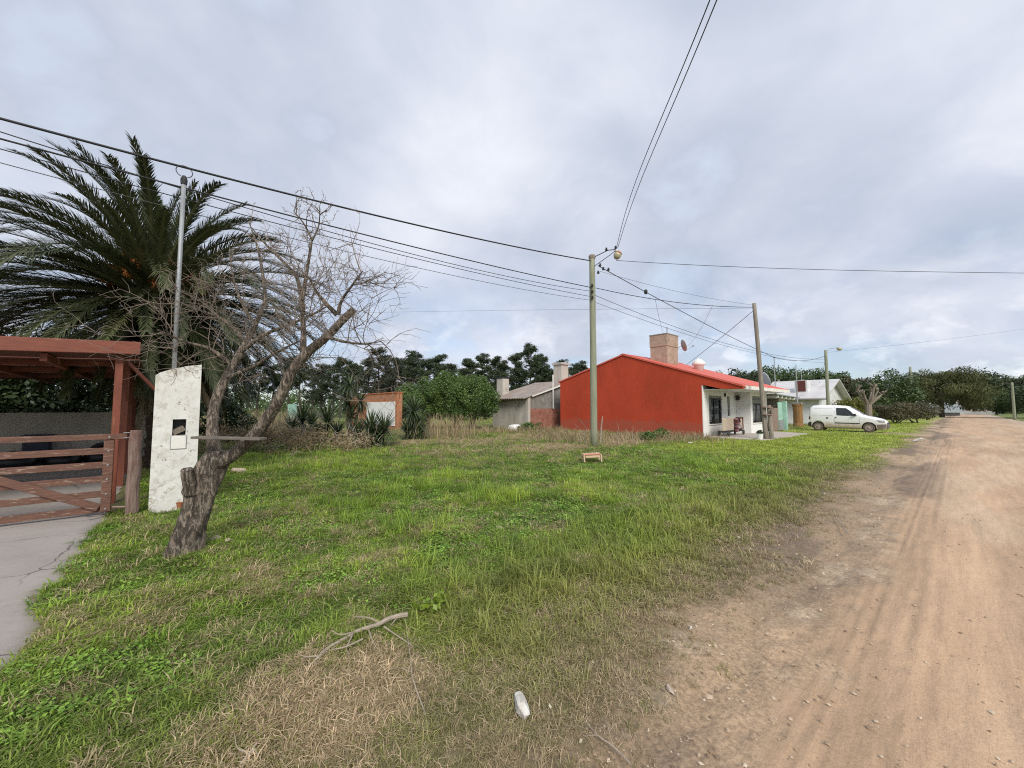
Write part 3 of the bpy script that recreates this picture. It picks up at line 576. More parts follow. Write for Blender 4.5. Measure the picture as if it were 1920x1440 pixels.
o = sthing('patio_slab', 'grey concrete patio slab in front of the red house', 'patio', 22.4, 7.8); ORG[o.name] = (22.4, 7.8, 0)
sp('slab', MB().prism([(22.3, 9.262), (22.3, 6.7), (22.7, 6.2), (29.9, 6.05), (30.9, 8.44), (27.29, 8.44), (27.29, 9.262)], -.15, .05), 'patio_concrete', o, bevel=.01)
def dish(name, label, s, t, z, r, axis, foot, group=None):
    o = sthing(name, label, 'satellite dish', foot[0], foot[1], group); ax = Vector(axis).normalized(); c = Vector((s, t, z))
    prof = [(0.001, 0)]+[(r*k/6, .22*r*(k/6)**2) for k in range(1, 7)]+[(r*k/6-.004, .22*r*(k/6)**2+.02) for k in range(6, 0, -1)]+[(.001, .02)]
    sp('reflector', MB().lathe(prof, 20, ax, c), 'dish_grey', o, smooth=True)
    low = Vector((0, 0, -1)); low = (low-ax*low.dot(ax)).normalized(); a0 = c+low*r*.95+ax*.2*r; tip = c+low*r*.55+ax*r*1.55
    sp('feed_arm', MB().tube([a0, tip], .016, 6), 'galvanised', o); sp('receiver', MB().tube([tip-ax*.02, tip+ax*.1+Vector((0, 0, .05))], .04, 8), 'grey_metal', o)
    sp('bracket', MB().tube([c-ax*.02, c-ax*.16, Vector((foot[0], foot[1], z-.45)), Vector(foot)], .025, 6), 'galvanised', o); return o
dish('satellite_dish', 'grey satellite dish fixed beside the brick chimney of the red house', 26.42, 12.2, 5.85, .42, (.80, -.75, .30), (26.05, 12.5, 5.0))
dish('satellite_dish', 'pale satellite dish above the eave behind the leaning wooden pole', 33.0, 9.3, 3.62, .62, (.75, -.85, .35), (32.6, 9.6, 2.72))
# ---- annex with sheet roof, doors; metal gates
sh = sthing('annex_building', 'small beige annex with grey sheet roof beside the red house', 'building', 33.4, 8.6)
sp('wall', MB().box((33.4, 8.5, -.2), (35.0, 14.0, 2.42)), 'beige_wall', sh)
sp('rear_wall', MB().box((30.62, 11.5, -.2), (33.39, 11.7, 2.40)), 'beige_wall', sh)
d = sp('door', MB().box((33.62, 8.455, -.02), (34.32, 8.497, 1.62)), 'brown_door', sh); sp('door_frame', MB().box((33.56, 8.47, 1.63), (34.4, 8.498, 1.70)).box((34.33, 8.47, -.02), (34.4, 8.498, 1.62)), 'white_trim', sh, parent=d)
sp('roof_sheet', MB().prism_y([(30.66, 2.50), (36.6, 2.36), (36.6, 2.42), (30.66, 2.58)], 7.9, 14.2), 'grey_roof', sh)
for i, s in enumerate((31.2, 32.2, 33.2, 34.2, 35.2)): sp('rafter', MB().box((s, 7.95, 2.30-.022*i), (s+.09, 14, 2.478-.025*i-.02)), 'white_trim', sh)
gt = sthing('metal_yard_gate', 'grey and pale green sheet metal gate beside the white house front', 'gate', 31.9, 8.25)
sp('sheet_leaf', MB().box((30.72, 8.22, .06), (32.0, 8.26, 1.62)), 'rust_metal', gt, label='rusty grey lower gate leaf')
sp('sheet_leaf', MB().box((32.04, 8.20, .06), (33.05, 8.24, 2.02)), 'teal_paint', gt, label='pale green gate leaf'); sp('kick_plate', MB().box((32.04, 8.165, .06), (33.03, 8.197, .78)), 'grey_metal', gt)
sp('gate_post', MB().box((33.08, 7.98, -.1), (33.36, 8.3, 2.1)), 'teal_paint', gt)
sp('top_bar', MB().tube([(30.7, 8.24, 1.75), (32.0, 8.24, 1.75)], .02, 6).tube([(30.75, 8.24, 1.62), (30.75, 8.24, 1.75)], .02, 6), 'black_iron', gt)
# brick service pillar with its mast
bp = sthing('service_pillar', 'squat brown brick pillar with a tall service mast left of the van', 'pillar', 41.2, 9.1)
sp('pillar_body', MB().lathe([(.42, -.1), (.40, .2), (.36, .3), (.34, 1.2), (.37, 1.7), (.42, 1.86), (.40, 1.92), (0, 1.95)], 12, None, (41.2, 9.1, 0)), 'brown_tank', bp)
sp('cap_stone', MB().box((40.85, 8.75, 1.93), (41.55, 9.45, 2.08)), 'dark_render', bp, bevel=.03)
sp('mast', MB().tube([(41.2, 9.1, 2.05), (41.25, 9.1, 5.35)], [.06, .035], 8), 'galvanised', bp)
# ---- white far house
wh = sthing('white_house', 'white house with pale metal gable roof behind the parked van', 'house', 54, 8.6)
sp('gable_wall', MB().prism_y([(47.7, -.2), (60.3, -.2), (60.3, 2.7), (54, 4.55), (47.7, 2.7)], 8.8, 9.0), 'pale_wall', wh)
sp('side_wall', MB().box((47.7, 9.01, -.2), (47.9, 17, 2.66)), 'pale_wall', wh)
sp('side_wall', MB().box((60.1, 9.01, -.2), (60.3, 17, 2.66)), 'pale_wall', wh)
sp('roof_slope', MB().prism_y([(47.0, 2.47), (54.0, 4.60), (54.0, 4.72), (47.0, 2.59)], 8.1, 14.2), 'light_metal_roof', wh)
sp('roof_slope', MB().prism_y([(61.0, 2.47), (61.0, 2.59), (54.005, 4.72), (54.005, 4.60)], 8.1, 14.2), 'light_metal_roof', wh)
sp('rear_roof', MB().prism_y([(47.0, 2.40), (54.0, 4.0), (54.0, 4.12), (47.0, 2.52)], 14.25, 17.4), 'light_metal_roof', wh)
c2 = sp('chimney', MB().box((48.9, 9.9, 2.9), (50.2, 11.0, 4.45)), 'pale_wall', wh)
sp('chimney_face', MB().box((48.86, 10.05, 3.30), (48.897, 10.85, 4.40)), 'brown_door', wh, parent=c2)
sp('gable_vent', MB().box((52.8, 8.77, 3.25), (53.2, 8.797, 3.65)), 'black_iron', wh)
sp('roof_antenna', MB().tube([(49.6, 10.5, 4.45), (49.6, 10.5, 5.5)], .03, 5), 'galvanised', wh)
sp('eave_gutter', MB().box((46.93, 8.1, 2.40), (46.995, 14.2, 2.50)), 'dark_render', wh)
# ---- old grey house behind
cs, ct = 20.35, 21.07
oh = sthing('old_grey_house', 'old house of stained grey plaster with corrugated roof behind the red house', 'house', cs, ct)
sp('plaster_wall', MB().prism_x([(ct, -.3), (ct+4.1, -.3), (ct+4.1, 2.12), (ct, 2.38)], cs, cs+.2), 'old_plaster', oh)
sp('mossy_edge', MB().prism_x([(ct+.25, 2.24), (ct+4.15, 2.0), (ct+4.15, 2.16), (ct+.25, 2.41)], cs-.03, cs-.003), 'mossy_plaster', oh)
sp('corner_pier', MB().box((cs-.04, ct-.04, -.3), (cs+.22, ct+.24, 2.42)), 'old_plaster', oh)
sp('gable_wall', MB().prism_y([(cs+.23, -.3), (30, -.3), (30, 2.6), (25.6, 3.82), (cs+.23, 2.44)], ct, ct+.2), 'dark_render', oh)
sp('brick_wall', MB().box((cs+.23, ct-.12, -.3), (25.5, ct-.004, 1.56)), 'red_brick', oh)
mb = MB(); nn = 34
for i in range(nn):
    a0 = ct-.15+i*4.6/nn; a1 = a0+4.6/nn; up = .03 if i % 2 else 0
    sag = .10*math.sin(i*.35)
    mb.prism_y([(cs-.55, 2.28+up+.04*sag), (25.6, 3.86+up), (25.6, 3.90+up), (cs-.55, 2.33+up+.04*sag)], a0, a1)
sp('corrugated_roof', mb, 'asbestos', oh)
sp('rear_roof', MB().prism_y([(25.62, 3.82), (30.3, 2.55), (30.3, 2.62), (25.62, 3.90)], ct-.1, ct+4.5), 'asbestos', oh)
sp('verge_board', MB().prism_y([(cs+.3, 2.44), (25.6, 3.84), (25.6, 3.99), (cs+.3, 2.52)], ct-.20, ct-.152), 'white_trim', oh)
c3 = sp('chimney', MB().box((20.9, ct+3.55, 2.3), (21.6, ct+4.3, 4.05)), 'old_plaster', oh, label='short whitewashed chimney'); sp('chimney_cap', MB().box((20.85, ct+3.5, 4.06), (21.65, ct+4.35, 4.18)), 'black_iron', oh, parent=c3)
c4 = sp('chimney', MB().box((25.3, 22.1, 3.3), (26.2, 23.0, 5.3)), 'old_plaster', oh, label='taller square plaster chimney'); sp('chimney_cap', MB().box((25.2, 22.0, 5.31), (26.3, 23.1, 5.48)), 'old_plaster', oh, parent=c4)
pc = sthing('vent_pipe', 'slim white vent pipe on the grey gable beside the red wall', 'pipe', 22.9, 20.9)
sp('pipe', MB().tube([(22.9, 20.88, 1.57), (22.9, 20.88, 4.2)], .045, 8), 'white_paint', pc)
# ---- unplastered brick hut with white panel
def on_s(x, y, s):
    r = ray(x, y); k = s/(r[0]*U[0]+r[1]*U[1]); return r[0]*k*V[0]+r[1]*k*V[1], H+r[2]*k
hx = 12.9; tR = on_s(745, 742, hx)[0]; tL = on_s(650, 742, hx)[0]
bh = sthing('brick_hut', 'orange hollow-brick hut with a white painted panel behind the yuccas', 'hut', hx, tR)
sp('wall', MB().box((hx, tR, -.2), (hx+.4, tL, 2.72)), 'orange_brick', bh); pR = on_s(741, 770, hx)[0]; pL = on_s(688, 770, hx)[0]
sp('painted_panel', MB().box((hx-.03, pR, .3), (hx-.003, pL, 2.08)), 'white_paint', bh); sp('parapet', MB().box((hx-.05, tR-.05, 2.722), (hx+.45, tL+.05, 2.80)), 'orange_brick_base', bh)
ps = sthing('metal_sheet', 'pale green corrugated metal sheet standing behind the yuccas', 'metal sheet', *ST(W(552, 770, 24)[:2]))
mb = MB(); a0, b0 = ST(W(552, 770, 24)[:2])
for i in range(16): mb.box((a0-.1+.02*(i % 2), b0-.9+i*.14, 0), (a0-.07+.02*(i % 2), b0-.76+i*.14, 1.85))
sp('sheet', mb, 'teal_paint', ps)

# ================================================================ LEFT FOREGROUND: carport, gate, pillar
def csp(name, mb, *a, **k):
    mb.v = [(p[0], p[1], p[2]+.05*(min(p[0], -.3)+.3)) for p in mb.v]; return sp(name, mb, *a, **k)
cp = sthing('carport', 'open timber carport painted red brown behind the gate', 'carport', -.55, 9.5)
csp('front_beam', MB().box((-6.5, 9.36, 2.53), (-.29, 9.43, 2.745)), 'carport_wood', cp, bevel=.008)

for t in (9.60, 11.6, 13.6, 15.6):
    sp('post', MB().box((-.60, t-.05, -.05), (-.50, t+.05, 2.50)), 'carport_post_wood', cp, bevel=.006)
    if t > 9.7: sp('post', MB().box((-5.9, t-.05, -.05), (-5.8, t+.05, 2.12)), 'carport_post_wood', cp)
csp('side_beam', MB().box((-.59, 9.53, 2.40), (-.51, 17.0, 2.52)), 'carport_wood', cp)
for s in (-4.6, -3.3, -2.3, -1.4): csp('rafter', MB().box((s-.04, 9.53, 2.40), (s+.04, 17.0, 2.52)), 'carport_wood', cp)
for a, b in ((9.44, 10.38), (10.52, 12.10), (12.26, 14.40), (14.56, 17.3)):
    csp('roof_panel', MB().box((-6.5, a, 2.535), (-.33, b, 2.56)), 'carport_sheet', cp)
for t in (10.9, 12.6, 14.8): csp('purlin', MB().box((-6.4, t, 2.44), (-.5, t+.05, 2.532)), 'carport_wood', cp)
sp('brace', MB().beam((-.46, 9.62, 2.42), (.02, 9.95, 1.82), .045, .045), 'carport_wood', cp)
sp('brace', MB().beam((-.47, 9.7, 2.40), (-.47, 10.5, 1.75), .03, .03), 'carport_wood', cp)
lw = sthing('low_wall', 'low grey rendered wall at the back of the carport', 'wall', -3, 17.3); sp('wall', MB().box((-11, 17.25, -.1), (.2, 17.4, 1.47)), 'old_plaster', lw)
lump = lambda c, r, sq, sd: MB().lathe([(r*math.cos(a)*(1+.12*math.sin(3*a+sd)), c[2]+sq*r*(math.sin(a)+.75)) for a in np.linspace(-.75, 1.5, 7)], 9, None, (c[0], c[1], 0))
for i, (s, t, r, q) in enumerate(((-3.6, 15.6, .42, .8), (-2.7, 15.9, .40, .75), (-1.9, 16.1, .36, .8), (-1.15, 16.3, .4, .9))):
    o = sthing('refuse_sack', ('black refuse sack, leftmost of the row on the carport floor', 'black refuse sack second from left in the carport row', 'black refuse sack third from left in the carport row', 'black refuse sack nearest the red post in the carport')[i], 'sack', s, t, 'black sacks on the carport floor')
    sp('sack', lump((s, t, 0), r, q, i), 'black_plastic', o, smooth=True)
bb = sthing('storage_box', 'dark blue box standing against the low wall in the carport', 'box', -2.5, 16.9); sp('box', MB().box((-2.75, 16.85, 0), (-2.25, 17.2, .82)), 'blue_plastic', bb, bevel=.03); sp('lid', MB().box((-2.78, 16.82, .822), (-2.22, 17.22, .87)), 'blue_plastic', bb, bevel=.02)
# gate
ga = sthing('farm_gate', 'brown wooden six rail field gate with diagonal brace across the driveway', 'gate', -.45, 8.6)
for i, z in enumerate((1.165, .955, .745, .535, .315, .095)):
    hh = .095 if i else .085; sp('rail', MB().box((-3.4, 8.585, z-hh/2), (-.50 if i else -.36, 8.615, z+hh/2)), 'gate_wood', ga, bevel=.006)
for s in (-.55, -3.35): sp('stile', MB().box((s-.055, 8.618, .03), (s+.055, 8.655, 1.20)), 'gate_wood', ga, bevel=.006)
sp('stile', MB().box((-.605, 8.545, .05), (-.495, 8.582, 1.11)), 'gate_wood', ga, bevel=.006)
sp('brace', MB().beam((-.62, 8.555, .12), (-2.55, 8.555, 1.17), .03, .105), 'gate_wood', ga, bevel=.006)
for z in (1.165, .955, .745, .535, .315, .095): sp('bolt', MB().lathe([(.0, 0), (.012, 0), (.012, .008), (0, .010)], 8, (0, -1, 0), (-.55, 8.544, z)), 'galvanised', ga)
sp('hinge', MB().tube([(-.5, 8.6, .10), (-.33, 8.5, .10)], .016, 6), 'rust_metal', ga); sp('latch_loop', MB().tube([(-.40, 8.58, 1.22), (-.28, 8.48, 1.22), (-.26, 8.46, 1.15), (-.4, 8.58, 1.14)], .006, 5), 'galvanised', ga)
gp = sthing('gate_post', 'thick weathered round timber post at the end of the brown gate', 'post', -.255, 8.42)
sp('timber', MB().tube([(-.255+.006*math.sin(i*1.7), 8.42, -.1+.17*i) for i in range(9)], [.085, .083, .08, .079, .081, .077, .076, .075, .072], 12, jit=.05), 'post_wood', gp)
# pillar with the electricity meter
pl = sthing('meter_pillar', 'white mossy masonry pillar with meter niche and tall metal mast', 'pillar', .2, 8.45)
T0, T1 = 8.40, 8.72
mb = MB(); wall_holes(mb, -.07, .50, -.1, 2.02, lambda a, b, c, d: mb.box((a, T0, c), (b, T1, d)), [(.165, .335, 1.16, 1.42)])
mb.prism_y([(-.07, 2.02), (.50, 2.02), (.50, 2.33), (.30, 2.29), (.10, 2.22), (-.02, 2.165), (-.07, 2.12)], T0, T1)
sp('pillar_body', mb, 'pillar_paint', pl)
nb = sp('niche', MB().box((.166, T0+.16, 1.161), (.334, T0+.18, 1.419)), 'black_plastic', pl)
sp('torn_panel', MB().beam((.17, T0+.05, 1.20), (.31, T0+.09, 1.275), .05, .085), 'weathered_wood', pl, parent=nb)
sp('niche_door', MB().box((.158, T0-.012, .945), (.342, T0-.002, 1.148)), 'white_trim', pl, bevel=.004); sp('door_frame', MB().box((.148, T0-.006, .935), (.352, T0-.0025, 1.156)), 'grey_metal', pl)
sp('mast', MB().tube([(.15, 8.56, 2.1), (.152, 8.56, 5.42)], .032, 10), 'galvanised', pl, smooth=True); sp('mast_cap', MB().lathe([(.045, 5.40), (.05, 5.48), (.03, 5.54), (0, 5.56)], 10, None, (.152, 8.56, 0)), 'black_iron', pl)
mb = MB(); mb.tube([(.15+.11*math.sin(a), 8.56, 5.52+.10-.10*math.cos(a)) for a in np.linspace(.3, 5.9, 14)], .007, 5); sp('cable_loop', mb, 'cable_black', pl)
fp = sthing('flower_pot', 'tiny broken terracotta pot at the foot of the white pillar', 'pot', .30, 8.3); sp('pot', MB().lathe([(.03, -.02), (.045, .06), (.05, .07), (.035, .07), (.03, .02), (0, .02)], 10, None, (.30, 8.3, .03)), 'terracotta', fp)

# ================================================================ POLES, LAMPS, CABLES
def pole(name, label, s, t, h, r0, r1, top=(0, 0), m='pole_wood', group='wooden utility poles'):
    o = sthing(name, label, 'utility pole', s, t, group); n = 10
    sp('shaft', MB().tube([(s+top[0]*k/n, t+top[1]*k/n, -.2+(h+.2)*k/n) for k in range(n+1)], [r0+(r1-r0)*k/n for k in range(n+1)], 14, jit=.03), m, o, smooth=True); return o
P1 = (13.45, 10.0); up1 = pole('utility_pole', 'tall greenish wooden pole with a lamp standing in front of the red gable', *P1, 8.0, .15, .118, (-.05, -.05))
sp('pole_cap', MB().lathe([(.135, 7.9), (.15, 8.0), (.13, 8.06), (0, 8.08)], 12, None, (13.4, 9.95, 0)), 'old_pole_wood', up1)
mb = MB(); mb.tube([(13.4, 9.85, 7.95), (13.75, 9.4, 8.2), (13.95, 9.15, 8.22)], .018, 6); mb.tube([(13.4, 9.85, 7.55), (13.8, 9.3, 8.0), (13.95, 9.15, 8.18)], .014, 6); sp('lamp_bracket', mb, 'black_iron', up1)
for i, (a, b, c) in enumerate(((13.72, 9.45, 8.25), (13.95, 9.15, 8.3), (13.62, 9.7, 7.62), (13.7, 9.6, 7.45), (13.85, 9.45, 7.42), (13.55, 9.75, 7.30), (13.25, 9.85, 6.70), (13.25, 9.85, 6.45), (13.25, 9.85, 6.2))):
    sp('insulator', MB().lathe([(.0, -.06), (.05, -.05), (.055, 0), (.03, .03), (.045, .06), (0, .08)], 8, None, (a, b, c)), 'black_iron', up1)
ln = sp('lamp_head', MB().lathe([(.03, .08), (.08, .05), (.155, 0), (.165, -.02), (.158, -.04)], 14, (.25, -.35, 1), (14.0, 9.05, 8.06)), 'lamp_rust', up1, smooth=True)
sp('lamp_bowl', MB().lathe([(.155, -.04), (.16, -.11), (.14, -.20), (.085, -.27), (0, -.30)], 14, (.25, -.35, 1), (14.0, 9.05, 8.06)), 'lamp_glass', up1, smooth=True, parent=ln)
P2 = (23.0, 6.45); up2 = pole('utility_pole', 'weathered leaning wooden pole strapped to a stub in front of the patio', *P2, 6.95, .12, .09, (-.55, .16), 'old_pole_wood')
sp('stub_post', MB().tube([(23.05, 6.20, -.2), (22.96, 6.24, .7), (22.9, 6.26, 1.75)], [.11, .105, .09], 10, jit=.07), 'old_pole_wood', up2)
for z in (1.25, 1.62): sp('strap', MB().lathe([(.26, z), (.26, z+.05)], 14, None, (22.92, 6.37, 0)), 'rust_metal', up2)
sp('cross_board', MB().beam((22.7, 6.1, 1.45), (23.7, 6.25, 1.42), .05, .16), 'weathered_wood', up2)
P3s = (43.6, 7.4); up3 = pole('utility_pole', 'pale slim pole with a small street lamp rising behind the van', *P3s, 6.7, .14, .11)
sp('lamp_arm', MB().tube([(43.6, 7.4, 6.5), (43.9, 7.1, 6.85), (44.6, 6.6, 6.95)], .03, 6), 'galvanised', up3); sp('lamp_head', MB().lathe([(.08, .08), (.2, 0), (.2, -.12), (.1, -.2), (0, -.22)], 12, None, (44.6, 6.6, 6.88)), 'lamp_glass', up3, smooth=True)
a, b = ST(W(1707, 700, 58)[:2]); up4 = pole('utility_pole', 'dark topped wooden pole rising between the big trees right of the van', a, b, 7.7, .17, .14)
a, b = ST(G(1895, 781)); a, b = ST(W(1896, 700, 55)[:2]); up5 = pole('utility_pole', 'short pale pole at the right edge beyond the road', a, b, 5.2, .17, .12)
am = sthing('antenna_mast', 'thin metal mast carrying the cable above the annex roof', 'mast', 36.2, 9.4); sp('mast', MB().tube([(36.2, 9.4, 2.36), (36.2, 9.4, 5.62)], [.04, .03], 6), 'galvanised', am); sp('clamp', MB().lathe([(.0, -.05), (.06, -.03), (.06, .03), (0, .05)], 8, None, (36.2, 9.4, 5.62)), 'black_iron', am)
def cable(label, pts, r, m='cable_black', group='overhead cables', n=28, sag=0.0):
    """pts: 2 ends (+sag) or 3+ points interpolated by a smooth curve, in (s,t,z)"""
    pts = [Vector(p) for p in pts]
    if len(pts) == 2: q = [pts[0].lerp(pts[1], k/n)+Vector((0, 0, -sag*4*(k/n)*(1-k/n))) for k in range(n+1)]
    else:
        d = [0]
        for i in range(1, len(pts)): d.append(d[-1]+(pts[i]-pts[i-1]).length)
        q = []
        for k in range(n+1):
            u = d[-1]*k/n; v = Vector((0, 0, 0))
            for i in range(len(pts)):
                w = 1.0
                for j in range(len(pts)):
                    if i != j: w *= (u-d[j])/(d[i]-d[j])
                v += pts[i]*w
            q.append(v)
    o = link('overhead_cable', MB().tube([P3(*p) for p in q], r, 6).mesh('overhead_cable', m, True)); tag(o, label, 'cable', group); return o
def left_cable(label, p0, p1, p2, r, m='cable_black'):
    T = 9.9; pts = [(*[on_t(*p, T)[0]], T, on_t(*p, T)[1]) for p in (p0, p1, p2)]
    s0 = -7.0; x = [p[0] for p in pts]; z = [p[2] for p in pts]; c = np.polyfit(x, z, 2); pts = [(s0, T, float(np.polyval(c, s0)))]+pts
    return cable(label, pts, r, m, 'overhead cables', 40)
left_cable('topmost thick black cable running left from the tall pole over the palm', (0, 222), (760, 417), (1108, 489), .021)
left_cable('second thick cable from the top left of the tall pole', (0, 260), (760, 459), (1108, 539), .015)
left_cable('thin cable starting just under the topmost thick one at left edge', (0, 247), (760, 473), (1108, 546), .009)
left_cable('thin cable fourth from the top at the left edge', (0, 279), (760, 480), (1108, 556), .009)
left_cable('lowest thin cable of the left bundle', (0, 305), (760, 497), (1108, 563), .007, 'cable_grey')
e1 = ST(W(1331, 0, 5.5)); e2 = ST(W(1344, 0, 5.5)); m1 = ST(W(1232, 240, 8.9)); m2 = ST(W(1243, 240, 8.9))
for lab, e, mm, px, dx in (('left one of two cables rising from the lamp to the top edge', e1, m1, 1331, 0), ('right one of two cables rising from the lamp to the top edge', e2, m2, 1344, .08)):
    st0 = Vector((13.95+dx, 9.1, 8.28)); en = Vector((e[0], e[1], W(px, 0, 5.5)[2])); ext = en+(en-st0)*.45; en2 = Vector(ext); en2.z = en.z+.12
    cable(lab, [st0, (mm[0], mm[1], W(px, 240, 8.9)[2]-.0), en, en2], .010)
rr_ = ST(W(1920, 512, 16)); rz_ = W(1920, 512, 16)[2]; s0_ = Vector((13.9, 9.1, 7.72)); e_ = Vector((rr_[0], rr_[1], rz_))
cable('long cable crossing right from the lamp to the right edge', [s0_, (s0_+e_)/2+Vector((0, 0, -.12)), e_, e_+(e_-s0_)*.35+Vector((0, 0, .1))], .010)
cable('thick black cable descending from the tall pole to the thin mast', [(13.6, 9.8, 7.62), (24.4, 9.6, 6.52), (36.2, 9.4, 5.62)], .016)
cable('sagging black cable between the thin mast and lamp pole', [(36.2, 9.4, 5.62), (43.6, 7.4, 6.2)], .016, sag=.35)
cable('black cable from the middle of the tall pole to the leaning pole', [(13.5, 9.85, 6.65), (22.45, 6.62, 6.75)], .014, sag=.22)
cable('faint grey cable from the tall pole top to the leaning pole', [(13.6, 9.7, 7.35), (22.45, 6.62, 6.85)], .006, 'cable_grey', sag=.15)
cable('upper thin grey cable passing over the red roof towards the lamp pole', [(13.5, 9.9, 6.35), (43.5, 7.5, 5.9)], .010, 'cable_grey', sag=.75)
cable('lower thin grey cable passing over the red roof towards the lamp pole', [(13.5, 9.9, 6.05), (43.5, 7.5, 5.6)], .008, 'cable_grey', sag=.6)
cable('stay cable slanting from the leaning pole down behind the red roof', [(22.5, 6.65, 6.6), (27.2, 12.3, 4.62)], .013, 'cable_grey', sag=.05)
cable('slack drop wire from the cable to the brick chimney', [(16.5, 8.8, 6.5), (25.0, 12.4, 5.72)], .006, 'cable_grey', sag=.5)
cable('slack drop wire from the cable to the chimney satellite dish', [(19.8, 7.6, 6.6), (26.2, 12.3, 5.55)], .006, 'cable_grey', sag=.5)
fl = ST(W(700, 586, 34)); cable('faint distant cable crossing behind the tall pole at mid height', [(22.45, 6.62, 6.7), (fl[0], fl[1], W(700, 586, 34)[2]), (fl[0]-9, fl[1]+12, W(700, 586, 34)[2]+.4)], .007, 'cable_grey')
rr2 = ST(W(1920, 617, 40)); cable('faint cable from the lamp pole to the right edge', [(43.7, 7.3, 6.5), (rr2[0], rr2[1], W(1920, 617, 40)[2])], .008, 'cable_grey', sag=.1)
cable('thin cable slanting down from the lamp pole behind the white house roof', [(43.6, 7.4, 6.0), (52, 9.5, 4.2)], .010, 'cable_grey')
jb = thing('cable_junction', 'small dark junction clamp hanging on the thick descending cable', 'cable clamp', P3(17.35, 9.73, 7.22)); part('clamp', MB().lathe([(0, -.12), (.07, -.1), (.09, 0), (.07, .1), (0, .12)], 8), 'black_iron', jb)

# ================================================================ VAN
vn = thing('parked_van', 'white panel van with mud-stained sills parked on the grass facing the road', 'van', at(35.75, 3.0), RZ-PI/2)
# local: +x towards the front (front bumper at x=0, rear at x=-4.1), y lateral
def lerpt(tab, x):
    for (a, va), (b, vb) in zip(tab, tab[1:]):
        if a <= x <= b: return va+(vb-va)*(x-a)/(b-a) if b > a else va
    return tab[0][1] if x < tab[0][0] else tab[-1][1]
ROOF = [(0, .66), (.04, .74), (.12, .82), (.3, .90), (.6, .99), (.95, 1.07), (1.06, 1.10), (1.3, 1.31), (1.6, 1.55), (1.85, 1.69), (2.1, 1.76), (2.6, 1.81), (3.4, 1.82), (3.85, 1.79), (3.98, 1.70), (4.05, 1.45), (4.09, 1.0), (4.10, .9)]
BELT = [(0, .60), (.12, .72), (.5, .84), (1.06, 1.0), (1.5, 1.03), (4.0, 1.05), (4.1, .86)]
HALF = [(0, .58), (.05, .66), (.2, .77), (.5, .83), (1.0, .855), (3.6, .86), (3.95, .83), (4.1, .78)]
def topw(x): return lerpt([(0, .50), (.2, .60), (1.0, .66), (1.1, .64), (1.85, .62), (3.4, .66), (3.9, .64), (4.1, .66)], x)
def vbot(x):
    z = lerpt([(0, .26), (.1, .22), (4.0, .22), (4.1, .30)], x)
    for c in (.87, 3.56):
        d = abs(x-c)
        if d < .375: z = max(z, .30+math.sqrt(.375**2-d*d))
    return z
def vside(x, z):
    b, rf, hw, tw = lerpt(BELT, x), lerpt(ROOF, x), lerpt(HALF, x), topw(x)
    if z <= b: return hw-.05*((b-z)/max(b, .1))**2
    k = (z-b)/max(rf-b, .01); return hw-(hw-tw)*k**1.7
xs = sorted(set([round(4.1*i/70, 4) for i in range(71)]+[.04, .12, 1.06, .495, 1.245, 3.185, 3.935]))
vs_, fs_ = [], []; K = 11
for x in xs:
    zb, rf = vbot(x), lerpt(ROOF, x); ring = []
    for k in range(K):
        z = zb+(rf-.03-zb)*k/(K-1); ring.append((vside(x, z)-(.03 if k == K-1 else 0), z))
    ring.append((topw(x)*.55, rf)); full = [(-x, w, z) for w, z in ring]+[(-x, -w, z) for w, z in reversed(ring)]; vs_ += full
n_ = 2*(K+1)
for i in range(len(xs)-1):
    for k in range(n_-1): fs_.append((i*n_+k, i*n_+k+1, (i+1)*n_+k+1, (i+1)*n_+k))
    fs_.append((i*n_+n_-1, i*n_, (i+1)*n_, (i+1)*n_+n_-1))
fs_.append(tuple(range(n_))); fs_.append(tuple((len(xs)-1)*n_+k for k in range(n_-1, -1, -1)))
body = part('body', MB().add(vs_, fs_), 'van_body_paint', vn, smooth=True)
def patch(name, poly, m, off=.004, sides=(1, -1), parent=None, label=None):
    """panel following the flank; poly in (x,z) as top/bottom rows"""
    top, bot = poly; mb = MB(); n = 10
    for sgn in sides:
        g = []
        for i in range(n+1):
            for k in range(5):
                x = lerpt([(j/(len(top)-1), p[0]) for j, p in enumerate(top)], i/n)*(1-k/4)+lerpt([(j/(len(bot)-1), p[0]) for j, p in enumerate(bot)], i/n)*k/4
                z = lerpt([(j/(len(top)-1), p[1]) for j, p in enumerate(top)], i/n)*(1-k/4)+lerpt([(j/(len(bot)-1), p[1]) for j, p in enumerate(bot)], i/n)*k/4
                g.append((-x, sgn*(vside(x, z)+off), z))
        f = [(i*5+k, i*5+k+1, (i+1)*5+k+1, (i+1)*5+k) for i in range(n) for k in range(4)]
        mb.add(g, f if sgn > 0 else [tuple(reversed(q)) for q in f])
    return part(name, mb, m, parent or vn, smooth=True, label=label)
